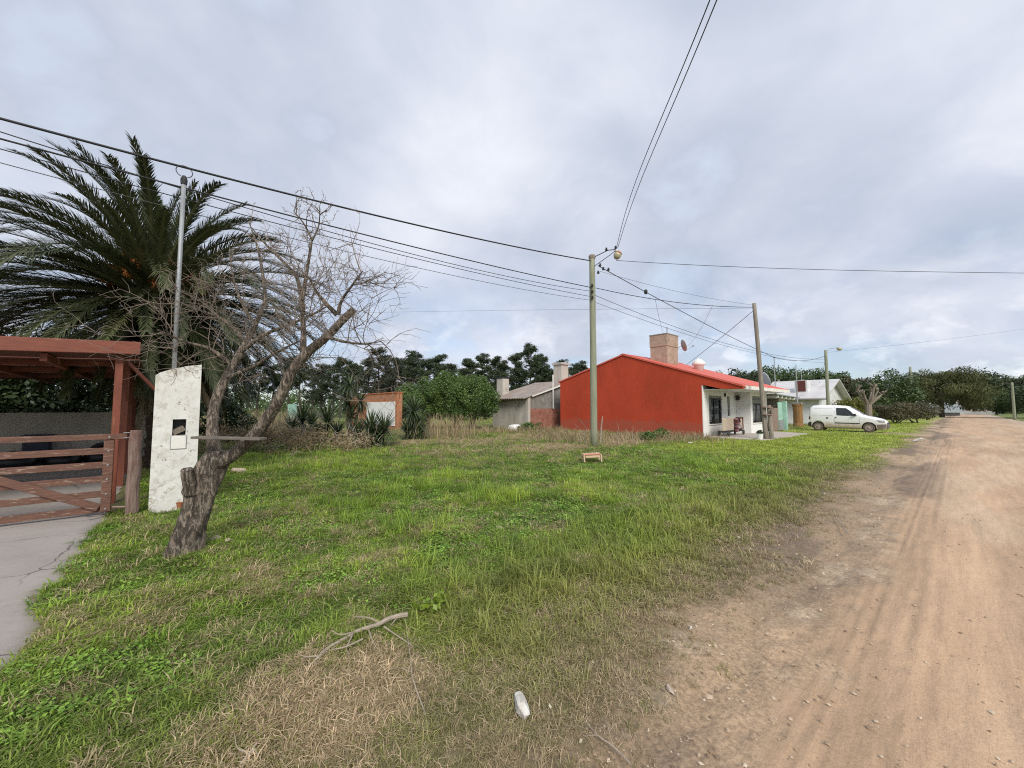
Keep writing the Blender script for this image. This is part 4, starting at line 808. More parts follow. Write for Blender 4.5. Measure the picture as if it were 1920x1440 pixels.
for sgn in (1, -1):
    patch('door_window', ([(1.62, 1.12), (1.72, 1.36), (2.0, 1.60), (2.50, 1.62), (2.53, 1.60)], [(1.30, 1.08), (1.6, 1.08), (1.9, 1.08), (2.3, 1.09), (2.50, 1.12)]), 'van_glass', .005, (sgn,))
    patch('rub_strip', ([(1.30, .60), (2.62, .62)], [(1.30, .54), (2.62, .56)]), 'van_black', .010, (sgn,))
    patch('door_seam', ([(2.60, 1.66), (2.615, 1.66)], [(2.60, .30), (2.615, .30)]), 'seam', .003, (sgn,)); patch('door_seam', ([(1.27, 1.02), (1.282, 1.02)], [(1.30, .66), (1.312, .66)]), 'seam', .003, (sgn,))
    patch('panel_groove', ([(2.72, 1.56), (3.75, 1.57)], [(2.72, 1.548), (3.75, 1.558)]), 'seam', .003, (sgn,)); patch('panel_groove', ([(2.72, 1.10), (3.85, 1.12)], [(2.72, 1.088), (3.85, 1.108)]), 'seam', .003, (sgn,))
    patch('door_handle', ([(2.50, .99), (2.58, .99)], [(2.50, .93), (2.58, .93)]), 'van_black', .02, (sgn,))
    patch('headlight', ([(.10, .80), (.50, .82)], [(.09, .66), (.36, .66)]), 'headlight', .006, (sgn,))
    patch('tail_light', ([(3.98, 1.02), (4.06, 1.0)], [(3.99, .80), (4.07, .80)]), 'brown_door', .006, (sgn,))
    patch('rear_bumper_side', ([(3.94, .62), (4.08, .62)], [(3.94, .30), (4.08, .34)]), 'van_black', .014, (sgn,)); patch('front_bumper_side', ([(.02, .56), (.46, .52)], [(.04, .28), (.44, .28)]), 'bumper_dusty', .014, (sgn,))
    for c in (.87, 3.56):
        wy = sgn*.73; w = part('wheel', MB().lathe([(.0, -.09), (.20, -.09), (.285, -.085), (.305, -.05), (.305, .05), (.285, .085), (.205, .09), (.195, .07), (.0, .06)], 24, (0, sgn, 0), (-c, wy, .305)), 'tyre_dusty', vn, smooth=True)
        part('rim', MB().lathe([(.0, .06), (.19, .065), (.198, .088), (.185, .10), (.15, .075), (.09, .08), (.07, .10), (.0, .105)], 20, (0, sgn, 0), (-c, wy, .305)), 'rim_dusty', w, smooth=True)
    part('wing_mirror', MB().box((-1.60, sgn*.86, 1.06) if sgn > 0 else (-1.60, -1.0, 1.06), (-1.47, sgn*1.0, 1.22) if sgn > 0 else (-1.47, -.86, 1.22)), 'van_black', vn, bevel=.02)
mb = MB()
g = [];
for i in range(7):
    x = 1.12+(1.80-1.12)*i/6
    for k in range(7): y = (-1+2*k/6)*(topw(x)*.55+.16); g.append((-x+.012, y, lerpt(ROOF, x)+.012-.02*abs(-1+2*k/6)**3))
mb.add(g, [(i*7+k, (i+1)*7+k, (i+1)*7+k+1, i*7+k+1) for i in range(6) for k in range(6)]); part('windscreen', mb, 'van_glass', vn, smooth=True)
part('front_bumper', MB().box((-.06, -.60, .28), (.045, .60, .54)), 'bumper_dusty', vn, bevel=.03); part('rear_bumper', MB().box((-4.16, -.72, .32), (-4.07, .72, .58)), 'van_black', vn, bevel=.03)
part('underbody', MB().box((-3.9, -.62, .20), (-.2, .62, .62)), 'black_plastic', vn); part('grille', MB().box((-.03, -.35, .57), (.03, .35, .66)), 'van_black', vn)
part('fuel_cap', MB().lathe([(0, 0), (.07, 0), (.07, .006), (0, .008)], 12, (0, -1, 0), (-3.02, -.862, .92)), 'seam', vn)

# ================================================================ PORCH THINGS, CRATE, STONES
ct_ = sthing('hand_cart', 'low hand cart with tan boards and bundled clothes on the patio', 'cart', 24.3, 8.5)
sp('board', MB().box((22.75, 8.42, .36), (24.35, 8.46, 1.06)), 'tan_board', ct_, bevel=.02); sp('board', MB().box((25.05, 8.50, .34), (25.95, 8.54, 1.0)), 'tan_board', ct_)
sp('board_frame', MB().box((25.05, 8.46, 1.003), (26.02, 8.56, 1.07)).box((25.955, 8.46, .34), (26.02, 8.56, 1.0)), 'brown_door', ct_)
sp('chassis', MB().box((22.9, 8.4, .27), (25.9, 8.75, .33)), 'black_iron', ct_)
for s in (23.3, 25.6):
    for t in (8.34, 8.80): sp('wheel', MB().lathe([(.0, -.03), (.13, -.03), (.15, 0), (.13, .03), (0, .03)], 14, (0, 1, 0), (s, t, .202)), 'black_plastic', ct_)
for i, (s, z, r, m) in enumerate(((24.55, .85, .17, 'pink_cloth'), (24.8, .9, .15, 'dark_cloth'), (24.7, .62, .19, 'pale_cloth'), (24.85, .5, .18, 'dark_cloth'), (24.55, .42, .14, 'pink_cloth'))):
    sp('garment', MB().lathe([(r*.3, -r*1.3), (r, -r*.7), (r*.85, .1), (r*.95, r*.5), (r*.5, r), (0, r*1.15)], 9, (.1*i-.2, .1, 1), (s, 8.36, z)), m, ct_, smooth=True)
pt = sthing('plant_pot', 'small white pot with dark plant beside the leaning pole', 'plant pot', 22.62, 6.62); sp('pot', MB().lathe([(.11, .05), (.15, .30), (.16, .32), (.13, .32), (.12, .28), (0, .28)], 12, None, (22.62, 6.62, 0)), 'white_paint', pt)
link('foliage', leafcloud('pot_foliage', [(0, 0, .40, .16, .16, .12)], 120, .09, 'bush_dark', .3, seed=3), pt)
# slatted wooden fruit crate lying on the grass
cz = gz(9.7, 7.3)
cr = sthing('wooden_crate', 'small slatted fruit crate lying tipped on the grass near the tall pole', 'crate', 9.7, 7.3, z=cz+.04); cr.rotation_euler = (R(2), R(-3), RZ-R(42))
W_, D_, H_ = .25, .17, .25
for i, y in enumerate((-.13, -.045, .045, .13)): part('slat', MB().box((-W_, y-.032, .215), (W_, y+.032, .228)), 'crate_pine' if i % 2 else 'crate_red', cr)
for z, m in ((.17, 'crate_pine'),): part('side_slat', MB().box((-W_+.04, -D_-.012, z-.03), (W_-.04, -D_, z+.03)), m, cr)
for z in (.17,): part('side_slat', MB().box((-W_+.04, D_, z-.03), (W_-.04, D_+.012, z+.03)), 'crate_pine', cr)
for x in (-W_, W_):
    for y in (-D_, D_): part('corner_post', MB().box((x-.02, y-.02, 0), (x+.02, y+.02, .213)), 'crate_pine', cr)
    part('end_panel', MB().box((x-.008, -D_+.022, .14), (x+.008, D_-.022, .20)), 'crate_pine', cr)
def stone(label, px, py, size, m, cat='stone', group='stones lying in the grass', lift=.3, seed=0, name='stone', rz=0.0):
    x, y = G(px, py); z = float(fields(np.array([x]), np.array([y]))[12][0])
    bm = bmesh.new(); bmesh.ops.create_icosphere(bm, subdivisions=4, radius=1.0); g = random.Random(seed+int(px))
    pl_ = [(Vector((g.gauss(0, 1), g.gauss(0, 1), g.gauss(0, 1))).normalized(), g.uniform(.42, .78)) for _ in range(13)]
    for v in bm.verts:
        for nrm, d in pl_:
            k = v.co.dot(nrm)-d
            if k > 0: v.co -= nrm*k
        v.co += v.co.normalized()*g.uniform(-.015, .015); v.co = Vector((v.co.x*size[0], v.co.y*size[1], v.co.z*size[2]))
    me = bpy.data.meshes.new(name); bm.to_mesh(me); bm.free(); me.materials.append(M[m])
    o = link(name, me); o.location = (x, y, z+size[2]*lift); o.rotation_euler = (0, 0, rz); tag(o, label, cat, group)
stone('jagged white stone in the short grass near the bottom edge', 977, 1345, (.045, .088, .06), 'stone_white', lift=.7, rz=.25)
stone('tan flat stone in the middle of the lawn', 882, 938, (.13, .08, .06), 'stone_tan')
stone('pinkish pebble in the lawn below the tan stone', 936, 992, (.05, .05, .05), 'stone_tan')
stone('tiny white chip at the edge of the dirt verge', 1294, 1180, (.018, .022, .02), 'stone_white', lift=.9)
stone('flat pale pebble on the bare verge', 1256, 1297, (.022, .045, .012), 'stone_tan', lift=.9)
stone('left pale stone at the foot of the leaning tree', 402, 1016, (.09, .06, .045), 'stone_tan')
stone('small pale stone right of the one at the tree foot', 428, 1020, (.06, .05, .035), 'stone_tan')
stone('grey half buried boulder behind the leaning tree', 452, 885, (.24, .18, .11), 'stone_tan')
stone('white rubble piece beside the tall pole lawn', 1295, 832, (.14, .08, .05), 'stone_white', lift=.6); stone('pale stone by the dirt track before the van', 1722, 828, (.25, .2, .12), 'stone_white', lift=.6)
sk_ = sthing('white_sack', 'white sack lying against the grey plaster wall', 'sack', *ST(G(966, 808))); o_ = ORG[sk_.name]
sp('sack', MB().lathe([(.1, -.5), (.24, -.4), (.27, -.1), (.24, .25), (.13, .42), (.05, .5)], 10, (.8, -.6, .1), (o_[0], o_[1], .2)), 'white_paint', sk_, smooth=True)

# ================================================================ BARE LEANING TREE
TD = 4.5
def tw(px, py, d): return W(px, py, d)
bt_root = W(345, 1030, 4.46); bt_root.z = -.05
bt = thing('bare_tree', 'gnarled leafless tree with forked trunk leaning in front of the white pillar', 'tree', bt_root, 0)
def loc(p): return Vector(p)-bt_root
def smooth_path(pts, n=6):
    pts = [Vector(p) for p in pts]; out = []
    for i in range(len(pts)-1):
        p0, p1, p2, p3 = pts[max(i-1, 0)], pts[i], pts[i+1], pts[min(i+2, len(pts)-1)]
        for k in range(n):
            u = k/n; out.append(.5*((2*p1)+(-p0+p2)*u+(2*p0-5*p1+4*p2-p3)*u*u+(-p0+3*p1-3*p2+p3)*u**3))
    return out+[pts[-1]]
def limb(name, pix, rad, sides=10, jit=.06, n=6, m='bark'):
    pts = [loc(W(*p)) for p in pix]; path = smooth_path(pts, n); rs = [lerpt([(i/(len(rad)-1), r) for i, r in enumerate(rad)], k/(len(path)-1)) for k in range(len(path))]
    o = part(name, MB().tube(path, rs, sides, jit=jit), m, bt, smooth=True); return path, rs
# trunk: knobbly, continuous up to the fork
tp = [loc(p) for p in (W(336, 1060, 4.42), W(345, 1025, 4.44), W(357, 985, 4.47), W(372, 945, 4.5), W(385, 905, 4.52), W(398, 872, 4.54), W(408, 845, 4.55))]
path = smooth_path(tp, 9); mb = MB(); nn = 28; vs2 = []
for i, p in enumerate(path):
    k = i/(len(path)-1); r = lerpt([(0, .225), (.10, .175), (.3, .148), (.5, .14), (.72, .155), (.86, .150), (1, .09)], k)
    for j in range(nn):
        a = 2*PI*j/nn; rr3 = r*(1+.09*math.sin(3*a+2*k)+.07*math.sin(5*a-7*k)+.035*math.sin(11*a+14*k)+random.uniform(-.03, .03))
        if k < .2: rr3 *= 1+.20*(1-k/.2)*max(0, math.sin(4*a+.6))
        rr3 += .05*math.exp(-((k-.30)/.08)**2-((math.sin((a-5.4)/2))/.25)**2)+.06*math.exp(-((k-.62)/.06)**2-((math.sin((a-3.5)/2))/.22)**2)
        vs2.append((p.x+rr3*math.cos(a), p.y+rr3*math.sin(a)*.9, p.z))
mb.add(vs2, [(i*nn+j, i*nn+(j+1) % nn, (i+1)*nn+(j+1) % nn, (i+1)*nn+j) for i in range(len(path)-1) for j in range(nn)]+[tuple((len(path)-1)*nn+j for j in range(nn))])
part('trunk', mb, 'bark', bt, smooth=True)
limb('stump_knob', [(362, 925, 4.42), (354, 900, 4.36), (350, 880, 4.32)], [.075, .065, .055], 12, .10)
LA = limb('limb', [(404, 880, 4.55), (402, 845, 4.58), (398, 800, 4.65), (404, 755, 4.72), (424, 708, 4.8), (450, 662, 4.9), (478, 610, 5.0), (498, 560, 5.1)], [.085, .072, .060, .055, .050, .040, .028, .017], 12)
LB = limb('limb', [(405, 872, 4.52), (440, 850, 4.5), (478, 815, 4.45), (508, 775, 4.4), (530, 735, 4.35), (545, 700, 4.32), (575, 662, 4.3), (612, 632, 4.27), (640, 603, 4.24), (664, 580, 4.22)], [.082, .072, .066, .061, .057, .053, .048, .043, .040, .037], 12)
LC = limb('limb', [(568, 668, 4.3), (569, 620, 4.35), (566, 575, 4.4), (572, 530, 4.45), (580, 480, 4.5), (585, 450, 4.5)], [.036, .029, .025, .021, .016, .010], 8)
LD = limb('branch', [(568, 585, 4.38), (560, 530, 4.5), (545, 505, 4.6), (505, 465, 4.7), (470, 425, 4.8)], [.028, .024, .02, .013, .006], 6)
LE = limb('branch', [(632, 590, 4.25), (612, 570, 4.2), (592, 545, 4.15), (580, 520, 4.1)], [.03, .022, .015, .008], 6)
LF = limb('branch', [(634, 590, 4.25), (640, 565, 4.2), (660, 535, 4.1), (680, 508, 4.0)], [.022, .016, .011, .005], 6)
LG = limb('branch', [(450, 662, 4.9), (495, 628, 4.8), (540, 610, 4.7), (585, 590, 4.6), (612, 575, 4.55)], [.026, .022, .018, .013, .007], 6)
LH = limb('branch', [(500, 575, 5.1), (492, 510, 5.2), (482, 460, 5.3), (466, 415, 5.35)], [.024, .019, .013, .005], 6)
LI = limb('branch', [(436, 685, 4.85), (395, 655, 4.7), (345, 640, 4.5), (295, 618, 4.3)], [.03, .022, .014, .006], 6)
LJ = limb('branch', [(424, 708, 4.8), (470, 690, 4.6), (520, 660, 4.4), (560, 640, 4.3)], [.026, .02, .014, .006], 6)
LK = limb('branch', [(460, 640, 4.95), (420, 600, 5.0), (370, 580, 5.0), (320, 560, 5.0)], [.026, .019, .012, .005], 6)
LM = limb('branch', [(612, 632, 4.27), (645, 640, 4.1), (680, 645, 4.0), (715, 640, 3.9)], [.02, .014, .009, .004], 6)
LN = limb('branch', [(478, 610, 5.0), (450, 560, 5.2), (435, 510, 5.3), (430, 460, 5.4)], [.026, .018, .012, .005], 6)
LO = limb('branch', [(585, 450, 4.5), (570, 420, 4.5), (550, 395, 4.5)], [.012, .009, .004], 6)
LQ = limb('branch', [(585, 452, 4.5), (597, 425, 4.45), (600, 395, 4.4)], [.012, .009, .004], 6)
# twigs: three generations of curved shoots
tm = MB(); rt = random.Random(11)
def shoot(p, d, ln, r, gen):
    if p.z > 3.25: ln *= max(.5, 1-(p.z-3.25)*.8)
    n = 4 if gen else 5; pts = [p]; q = Vector(p); d = Vector(d).normalized(); curl = Vector((rt.gauss(0, .35), rt.gauss(0, .35), rt.uniform(-.25, .30)))
    for i in range(n):
        d = (d+curl*.30+Vector((rt.gauss(0, .12), rt.gauss(0, .12), rt.gauss(0, .12)))).normalized(); q = q+d*ln/n; pts.append(Vector(q))
    tm.tube(pts, [max(r*(1-.75*i/n), .0016) for i in range(n+1)], 3, cap=False)
    if gen < 2:
        for k in range(rt.choice((4, 5, 6)) if gen == 0 else rt.choice((2, 3, 4))):
            i = rt.randint(1, n); a = (pts[i]-pts[i-1]).normalized(); side = a.cross(Vector((rt.gauss(0, 1), rt.gauss(0, 1), rt.gauss(0, 1)))).normalized()
            shoot(pts[i], a*.6+side*.9+Vector((0, 0, .12)), ln*rt.uniform(.42, .72), r*.62, gen+1)
for (pth, rs), cnt, lo in ((LA, 9, .5), (LB, 8, .5), (LC, 16, .1), (LD, 11, .15), (LE, 7, .2), (LF, 10, .2), (LG, 9, .1), (LH, 9, .1), (LI, 13, .1), (LJ, 9, .1), (LK, 11, .1), (LM, 9, .1), (LN, 9, .1), (LO, 8, .2), (LQ, 8, .2)):
    for _ in range(cnt):
        u = lo+(1-lo)*rt.random(); i = min(int(u*(len(pth)-1)), len(pth)-2); p = pth[i].lerp(pth[i+1], rt.random()); a = (pth[i+1]-pth[i]).normalized()
        side = a.cross(Vector((rt.gauss(0, 1), rt.gauss(0, 1), rt.gauss(0, 1)))).normalized()
        shoot(p, a*.5+side+Vector((0, 0, .18)), rt.uniform(.30, .66), rt.uniform(.005, .008), 0)
to = part('twigs', tm, 'twig', bt); to['kind'] = 'stuff'
pk = thing('wooden_plank', 'narrow weathered plank wedged across the fork of the bare tree', 'plank', W(430, 822, 4.30), 0)
part('board', MB().beam(W(366, 820, 4.33)-W(430, 822, 4.30), W(494, 823, 4.28)-W(430, 822, 4.30), .12, .026), 'plank_wood', pk, bevel=.004)

# ================================================================ PALM
PS, PT_ = .25, 14.3; CZ = 4.6
pm = sthing('palm_tree', 'large date palm with arching dark fronds behind the carport', 'palm tree', PS, PT_)
mb = MB(); vs2 = []; nn = 26; lev = 60
for i in range(lev+1):
    z = -.1+(CZ+.2)*i/lev; k = i/lev; r = .52-.10*math.sin(k*PI)+(.20*max(0, k-.8)/.2)
    for j in range(nn):
        a = 2*PI*j/nn; r2 = r*(1+.09*((i+j//2) % 3-1)+random.uniform(-.05, .05)); vs2.append((-.42*k*k+r2*math.cos(a), r2*math.sin(a), z))
mb.add(vs2, [(i*nn+j, i*nn+(j+1) % nn, (i+1)*nn+(j+1) % nn, (i+1)*nn+j) for i in range(lev) for j in range(nn)]); part('trunk', mb, 'palm_trunk', pm)
def frond_mesh(name, L, el, bend, dead, seed):
    g = np.random.default_rng(seed); n = 26; pts = [np.zeros(3)]; a = el
    for i in range(n):
        a -= bend/n*(.35+1.5*i/n); pts.append(pts[-1]+L/n*np.array([math.cos(a), 0, math.sin(a)]))
    pts = np.array(pts); V_, Q_, lv = [], [], []
    def quad(a, b, c, d, v): k = len(V_); V_.extend([a, b, c, d]); Q_.append((k, k+1, k+2, k+3)); lv.append(v)
    tone = g.random()*.5
    for i in range(n):                                  # rachis as a flat tapering spar with a keel
        w0 = .055*(1-i/n)+.008; w1 = .055*(1-(i+1)/n)+.008; p, q = pts[i], pts[i+1]; y = np.array([0, 1, 0]); kd = np.array([0, 0, -.03*(1-i/n)-.006])
        quad(p-y*w0, q-y*w1, q+kd, p+kd, .9); quad(p+kd, q+kd, q+y*w1, p+y*w0, .8)
    m = 150
    for sgn in (1, -1):
        for i in range(m):
            u = .10+.90*i/m+g.normal()*.004; f = min(u*n, n-.001); i0 = int(f); p = pts[i0]+(pts[i0+1]-pts[i0])*(f-i0); t = (pts[i0+1]-pts[i0]); t /= np.linalg.norm(t)
            nr = np.array([-t[2], 0, t[0]]); ll = (.15+.30*math.sin(PI*min(1, .15+.80*u))**.8)*L/4.1*(1+.15*g.normal())
            lift = .55 if not dead else -.35
            d = t*(.95+.5*u)+np.array([0, sgn, 0])*(.62+.1*g.normal())*(.55 if dead else 1)+nr*(lift*(.5+.5*(1-u))+.16*g.normal()); d /= np.linalg.norm(d)
            wv = np.cross(d, nr); wv /= max(np.linalg.norm(wv), 1e-6); wv = wv*.0105*L/4.1
            mid = p+d*ll*.55+np.array([0, 0, -.015*ll]); end = p+d*ll+np.array([0, 0, -(.12+.25*dead)*ll+.03*g.normal()*ll]); v = np.clip(.15+tone+.35*g.random(), 0, 1)
            quad(p-wv*.6, mid-wv, mid+wv, p+wv*.6, v); quad(mid-wv, end, end+wv*.1, mid+wv, v)
    return npmesh(name, np.array(V_), np.array(Q_), 'palm_dead' if dead else 'palm_green', np.array(lv))
rp = random.Random(5); roofside = False
def fronds(n, el0, el1, bend, L, dead=False, nv=4, off=.25, z0=0.0, az0=0, az1=360):
    ms = [frond_mesh('frond', L*rp.uniform(.93, 1.07), R(el0+(el1-el0)*(i+.5)/nv), R(bend)*rp.uniform(.8, 1.2), dead, 100+int(el0)+i*7+(500 if dead else 0)) for i in range(nv)]
    for i in range(n):
        az = az0+(az1-az0)*((i*.618034) % 1) if az1-az0 == 360 else rp.uniform(az0, az1)
        if not roofside and el1 < 10 and 105 < az % 360 < 262 and (el1 < 0 or i % 2): continue      # the carport roof is in the way
        o = link('dead_frond' if dead else 'frond', ms[i % nv], pm); a = R(az)+rp.uniform(-.1, .1)
        o.location = (-.42+off*math.cos(a), off*math.sin(a), CZ+z0+rp.uniform(-.1, .12)); o.rotation_euler = (rp.uniform(-.25, .25), 0, a); s = rp.uniform(.88, 1.08); o.scale = (s, s, s)
fronds(18, 66, 88, 38, 3.26, z0=.35, off=.1)
fronds(28, 46, 68, 62, 3.63, z0=.25)
fronds(34, 24, 48, 70, 3.91, z0=.1)
fronds(36, 2, 26, 64, 4.00, z0=-.05, off=.35)
fronds(52, -22, 4, 52, 3.91, z0=-.2, off=.4)
fronds(60, -46, -20, 36, 3.3, z0=-.35, off=.45)
fronds(56, -66, -44, 22, 2.6, z0=-.5, off=.5)
fronds(56, -86, -60, 8, 2.5, dead=True, nv=5, z0=-.75, off=.55)
roofside = True                                   # shorter fronds drape onto the carport roof
fronds(34, -26, 8, 16, 3.5, z0=-.1, off=.35, az0=100, az1=264)
fronds(26, -60, -30, 8, 1.9, z0=-.35, off=.45, az0=100, az1=264)
fronds(22, -85, -60, 6, 1.6, dead=True, nv=4, z0=-.45, off=.5, az0=100, az1=264)
for i in range(8):
    a = R(150+i*30); me = leafcloud('fruit', [(.62*math.cos(a)*(1+k*.22), .62*math.sin(a)*(1+k*.22), .75-.22*k, .16, .16, .24) for k in range(4)], 700, .055, 'palm_fruit', .1, 1.0, seed=40+i)
    o = link('fruit_cluster', me, pm); o.location = (-.42, 0, CZ+.1+.2*(i % 2))

# ================================================================ SHRUBS AND TREES
def bush(name, label, s, t, blobs, n, size, m, cat='shrub', group=None, seed=0, asp=.55, stems=5, shell=.6):
    o = sthing(name, label, cat, s, t, group); link('foliage', leafcloud('foliage', blobs, n, size, m, shell, asp, seed=seed), o)
    g = random.Random(seed); mb = MB(); B = blobs[0]; lowz = min(b[2] for b in blobs)
    for _ in range(stems):
        b = g.choice(blobs); mb.tube([(g.uniform(-.3, .3), g.uniform(-.3, .3), -.15), (b[0]*.5, b[1]*.5, b[2]*.5), (b[0], b[1], b[2])], [.06, .045, .02], 5)
    part('stems', mb, 'trunk_dark', o); return o
def lumps(rx, ry, rz, zc, n, k, seed):
    """many small clumps over a rounded volume -> uneven outline"""
    g = random.Random(seed); out = [(0, 0, zc, rx*.68, ry*.68, rz*.70)]
    for i in range(n):
        a = g.uniform(0, 2*PI); ph = math.asin(g.uniform(-.75, 1)); r = g.uniform(.60, .90)
        q = k*g.uniform(.7, 1.3); out.append((rx*r*math.cos(a)*math.cos(ph), ry*r*math.sin(a)*math.cos(ph), zc+rz*r*math.sin(ph), rx*q, ry*q, rz*q))
    return out
for i, (px, d, rx, h, lab) in enumerate(((768, 33.0, 1.6, 3.7, 'leftmost rounded evergreen shrub of the big clump behind the yuccas'), (803, 31.0, 1.8, 3.95, 'second rounded evergreen shrub from the left in the big clump'), (845, 30.5, 2.0, 4.55, 'third rounded evergreen shrub from the left, tallest of the clump'), (888, 29.0, 2.0, 4.1, 'rightmost rounded evergreen shrub beside the grey plaster wall'))):
    s, t = ST(W(px, 765, d)[:2]); bush('evergreen_shrub', lab, s, t, lumps(rx, rx*.95, h/2, h/2+.05, 70, .20, 20+i), 22000, .115, 'hedge_green', group='rounded evergreen shrubs', seed=20+i)
# dark hedge behind the carport
for i, s in enumerate((-9.5, -7.0, -4.6, -2.4)):
    bush('hedge_shrub', ('dark hedge shrub behind the carport wall, far left', 'dark hedge shrub behind the carport wall, second from left', 'dark hedge shrub behind the carport wall, third from left', 'dark hedge shrub behind the carport wall, nearest the palm')[i], s, 19.4, lumps(1.9, 1.3, 2.3, 2.1, 30, .3, 50+i), 8000, .18, 'bush_dark', group='dark hedge behind the carport', seed=50+i)
s, t = 1.6, 21.5; bush('hedge_shrub', 'dark hedge shrub just right of the palm trunk', s, t, lumps(1.6, 1.3, 1.3, 1.2, 20, .3, 57), 3000, .18, 'bush_dark', group='dark hedge behind the carport', seed=57)
# yuccas
def rosette(n, L, w, seed, lo=-40, hi=85):
    g = np.random.default_rng(seed); V_, Q_, lv = [], [], []
    for i in range(n):
        az = g.random()*2*PI; el = R(lo+(hi-lo)*g.random()**.8); ln = L*(.75+.35*g.random()); ww = w*(.8+.4*g.random()); a = el; p = np.zeros(3); y = np.array([-math.sin(az), math.cos(az), 0]); v = g.random()*.7+.15*(el > .6); rows = []
        prof = (.6, 1, .9, .6, .05)
        for k in range(5):
            rows.append((p-y*ww*prof[k]/2, p+y*ww*prof[k]/2)); p = p+ln/4*np.array([math.cos(a)*math.cos(az), math.cos(a)*math.sin(az), math.sin(a)]); a -= R(6+10*g.random())*(1.2 if el < .6 else .5)
        for k in range(4): b = len(V_); V_.extend([rows[k][0], rows[k+1][0], rows[k+1][1], rows[k][1]]); Q_.append((b, b+1, b+2, b+3)); lv.append(v)
    return npmesh('leaf_rosette', np.array(V_), np.array(Q_), 'yucca_green', np.array(lv))
ROS = [rosette(150, 1.08, .05, 80+i) for i in range(3)]+[rosette(130, .98, .05, 90, -75, 60)]
def yucca(label, px, d, heads):
    b = W(px, 765, d); o = thing('yucca', label, 'yucca', (b.x, b.y, 0), 0, 'spiky yuccas on the vacant lot')
    for i, (dx, z, sc, k) in enumerate(heads):
        part('stem', MB().tube([(dx*.2, random.uniform(-.1, .1), -.1), (dx*.6, 0, z*.5), (dx, 0, z)], [.08, .07, .06], 8, jit=.1), 'palm_trunk', o)
        r = link('leaf_rosette', ROS[k], o); r.location = (dx, 0, z); r.scale = (sc,)*3; r.rotation_euler = (0, 0, i*1.3)
yucca('leftmost yucca, two spiky heads beside the pale green sheet', 568, 18.5, [(0, .95, 1.0, 0), (-.5, .6, .8, 1), (.45, .8, .8, 2)])
yucca('second yucca from the left with low spiky heads', 614, 17.6, [(0, .95, 1.0, 1), (.5, .55, .9, 3), (-.35, .4, .7, 2)])
yucca('tallest yucca with drooping heads in front of the brick hut', 655, 20.0, [(0, 2.75, .95, 3), (.55, 1.95, .85, 3), (-.1, 1.9, .9, 3), (.15, 1.2, .8, 0)])
yucca('broad low yucca clump in front of the white panel', 697, 16.8, [(0, .55, 1.05, 0), (.55, .6, .95, 1), (-.55, .45, .85, 2), (.25, .2, .9, 1)])
yucca('rightmost yucca standing in front of the rounded shrubs', 775, 20.2, [(0, 1.35, 1.0, 1), (.1, .7, 1.0, 3), (-.3, .3, .9, 2), (.4, .3, .8, 0)])
# heap of dry brush
bx_, by_ = W(560, 800, 15.0)[:2]; bh_ = thing('brush_pile', 'low heap of dry brown brush below the yuccas', 'brush pile', (bx_, by_, 0), 0)
g = random.Random(3); mb = MB(); bl = []
for i in range(300):
    x = g.uniform(-3.0, 2.7); y = g.gauss(0, .8)-.05*x; hgt = (1.15 if x < 1.2 else .8)*math.exp(-(y/1.0)**2); p = Vector((x, y, g.uniform(0, hgt))); d = Vector((g.gauss(0, 1), g.gauss(0, 1), g.uniform(-.2, .8))).normalized(); pts = [p]
    for k in range(4): d = (d+Vector((g.gauss(0, .35), g.gauss(0, .35), g.gauss(0, .3)-.1))).normalized(); p = p+d*g.uniform(.08, .2); p.z = max(p.z, .01); pts.append(p)
    mb.tube(pts, [.012, .010, .008, .006, .003], 3, cap=False)
part('twigs', mb, 'dead_branch', bh_)['kind'] = 'stuff'
for i in range(42): x = g.uniform(-3.0, 2.6); y = g.gauss(0, .7)-.05*x; hgt = (1.0 if x < 1 else .7)*math.exp(-(y/1.0)**2); bl.append((x, y, hgt*.6, .40, .34, .34*g.uniform(.7, 1.4)))
link('dry_leaves', leafcloud('dry_leaves', bl, 7000, .10, 'dry_leaf', .2, .4, seed=9), bh_)['kind'] = 'stuff'
# tall dry weeds before the rounded shrubs
def weeds(name, label, px0, px1, d, h, n, m, seed, wdt=.02, lean=.25, dd=1.2):
    g = np.random.default_rng(seed); a = W(px0, 765, d); b = W(px1, 765, d); u = g.random(n); x = a.x+(b.x-a.x)*u; y = d+g.normal(size=n)*dd; hh = h*(.45+.65*g.random(n)); z = fields(x, y)[12]
    dx = g.normal(size=n)*lean*hh; dy = g.normal(size=n)*lean*hh; th = g.random(n)*PI; cx_, sy_ = np.cos(th)*wdt/2, np.sin(th)*wdt/2
    v = np.stack([np.stack([x-cx_, y-sy_, z-.03], -1), np.stack([x+cx_, y+sy_, z-.03], -1), np.stack([x+cx_*.8+dx*.4, y+sy_*.8+dy*.4, z+hh*.6], -1), np.stack([x-cx_*.8+dx*.4, y-sy_*.8+dy*.4, z+hh*.6], -1), np.stack([x+dx+.003, y+dy, z+hh], -1), np.stack([x+dx-.003, y+dy, z+hh], -1)], 1).reshape(-1, 3)
    k = np.arange(n)*6; q = np.concatenate([np.stack([k, k+1, k+2, k+3], -1), np.stack([k+3, k+2, k+4, k+5], -1)]); lv = np.tile(g.random(n), 2)
    o = link(name, npmesh(name, v, q, m, lv)); o['kind'] = 'stuff'; o['label'] = label; o['category'] = 'weeds'
weeds('dry_weeds', 'tall straw coloured weeds before the rounded shrubs', 795, 890, 22.0, 1.25, 420, 'dry_leaf', 1, .022)
weeds('low_weeds', 'grey brown weeds along the foot of the red gable', 1000, 1330, 20.6, .42, 2400, 'dry_leaf', 2, .02, .6, 1.6)
weeds('field_stalks', 'pale reedy growth behind the bare tree', 370, 560, 21.0, 1.5, 1600, 'dry_leaf', 4, .03, .3, 2.0)
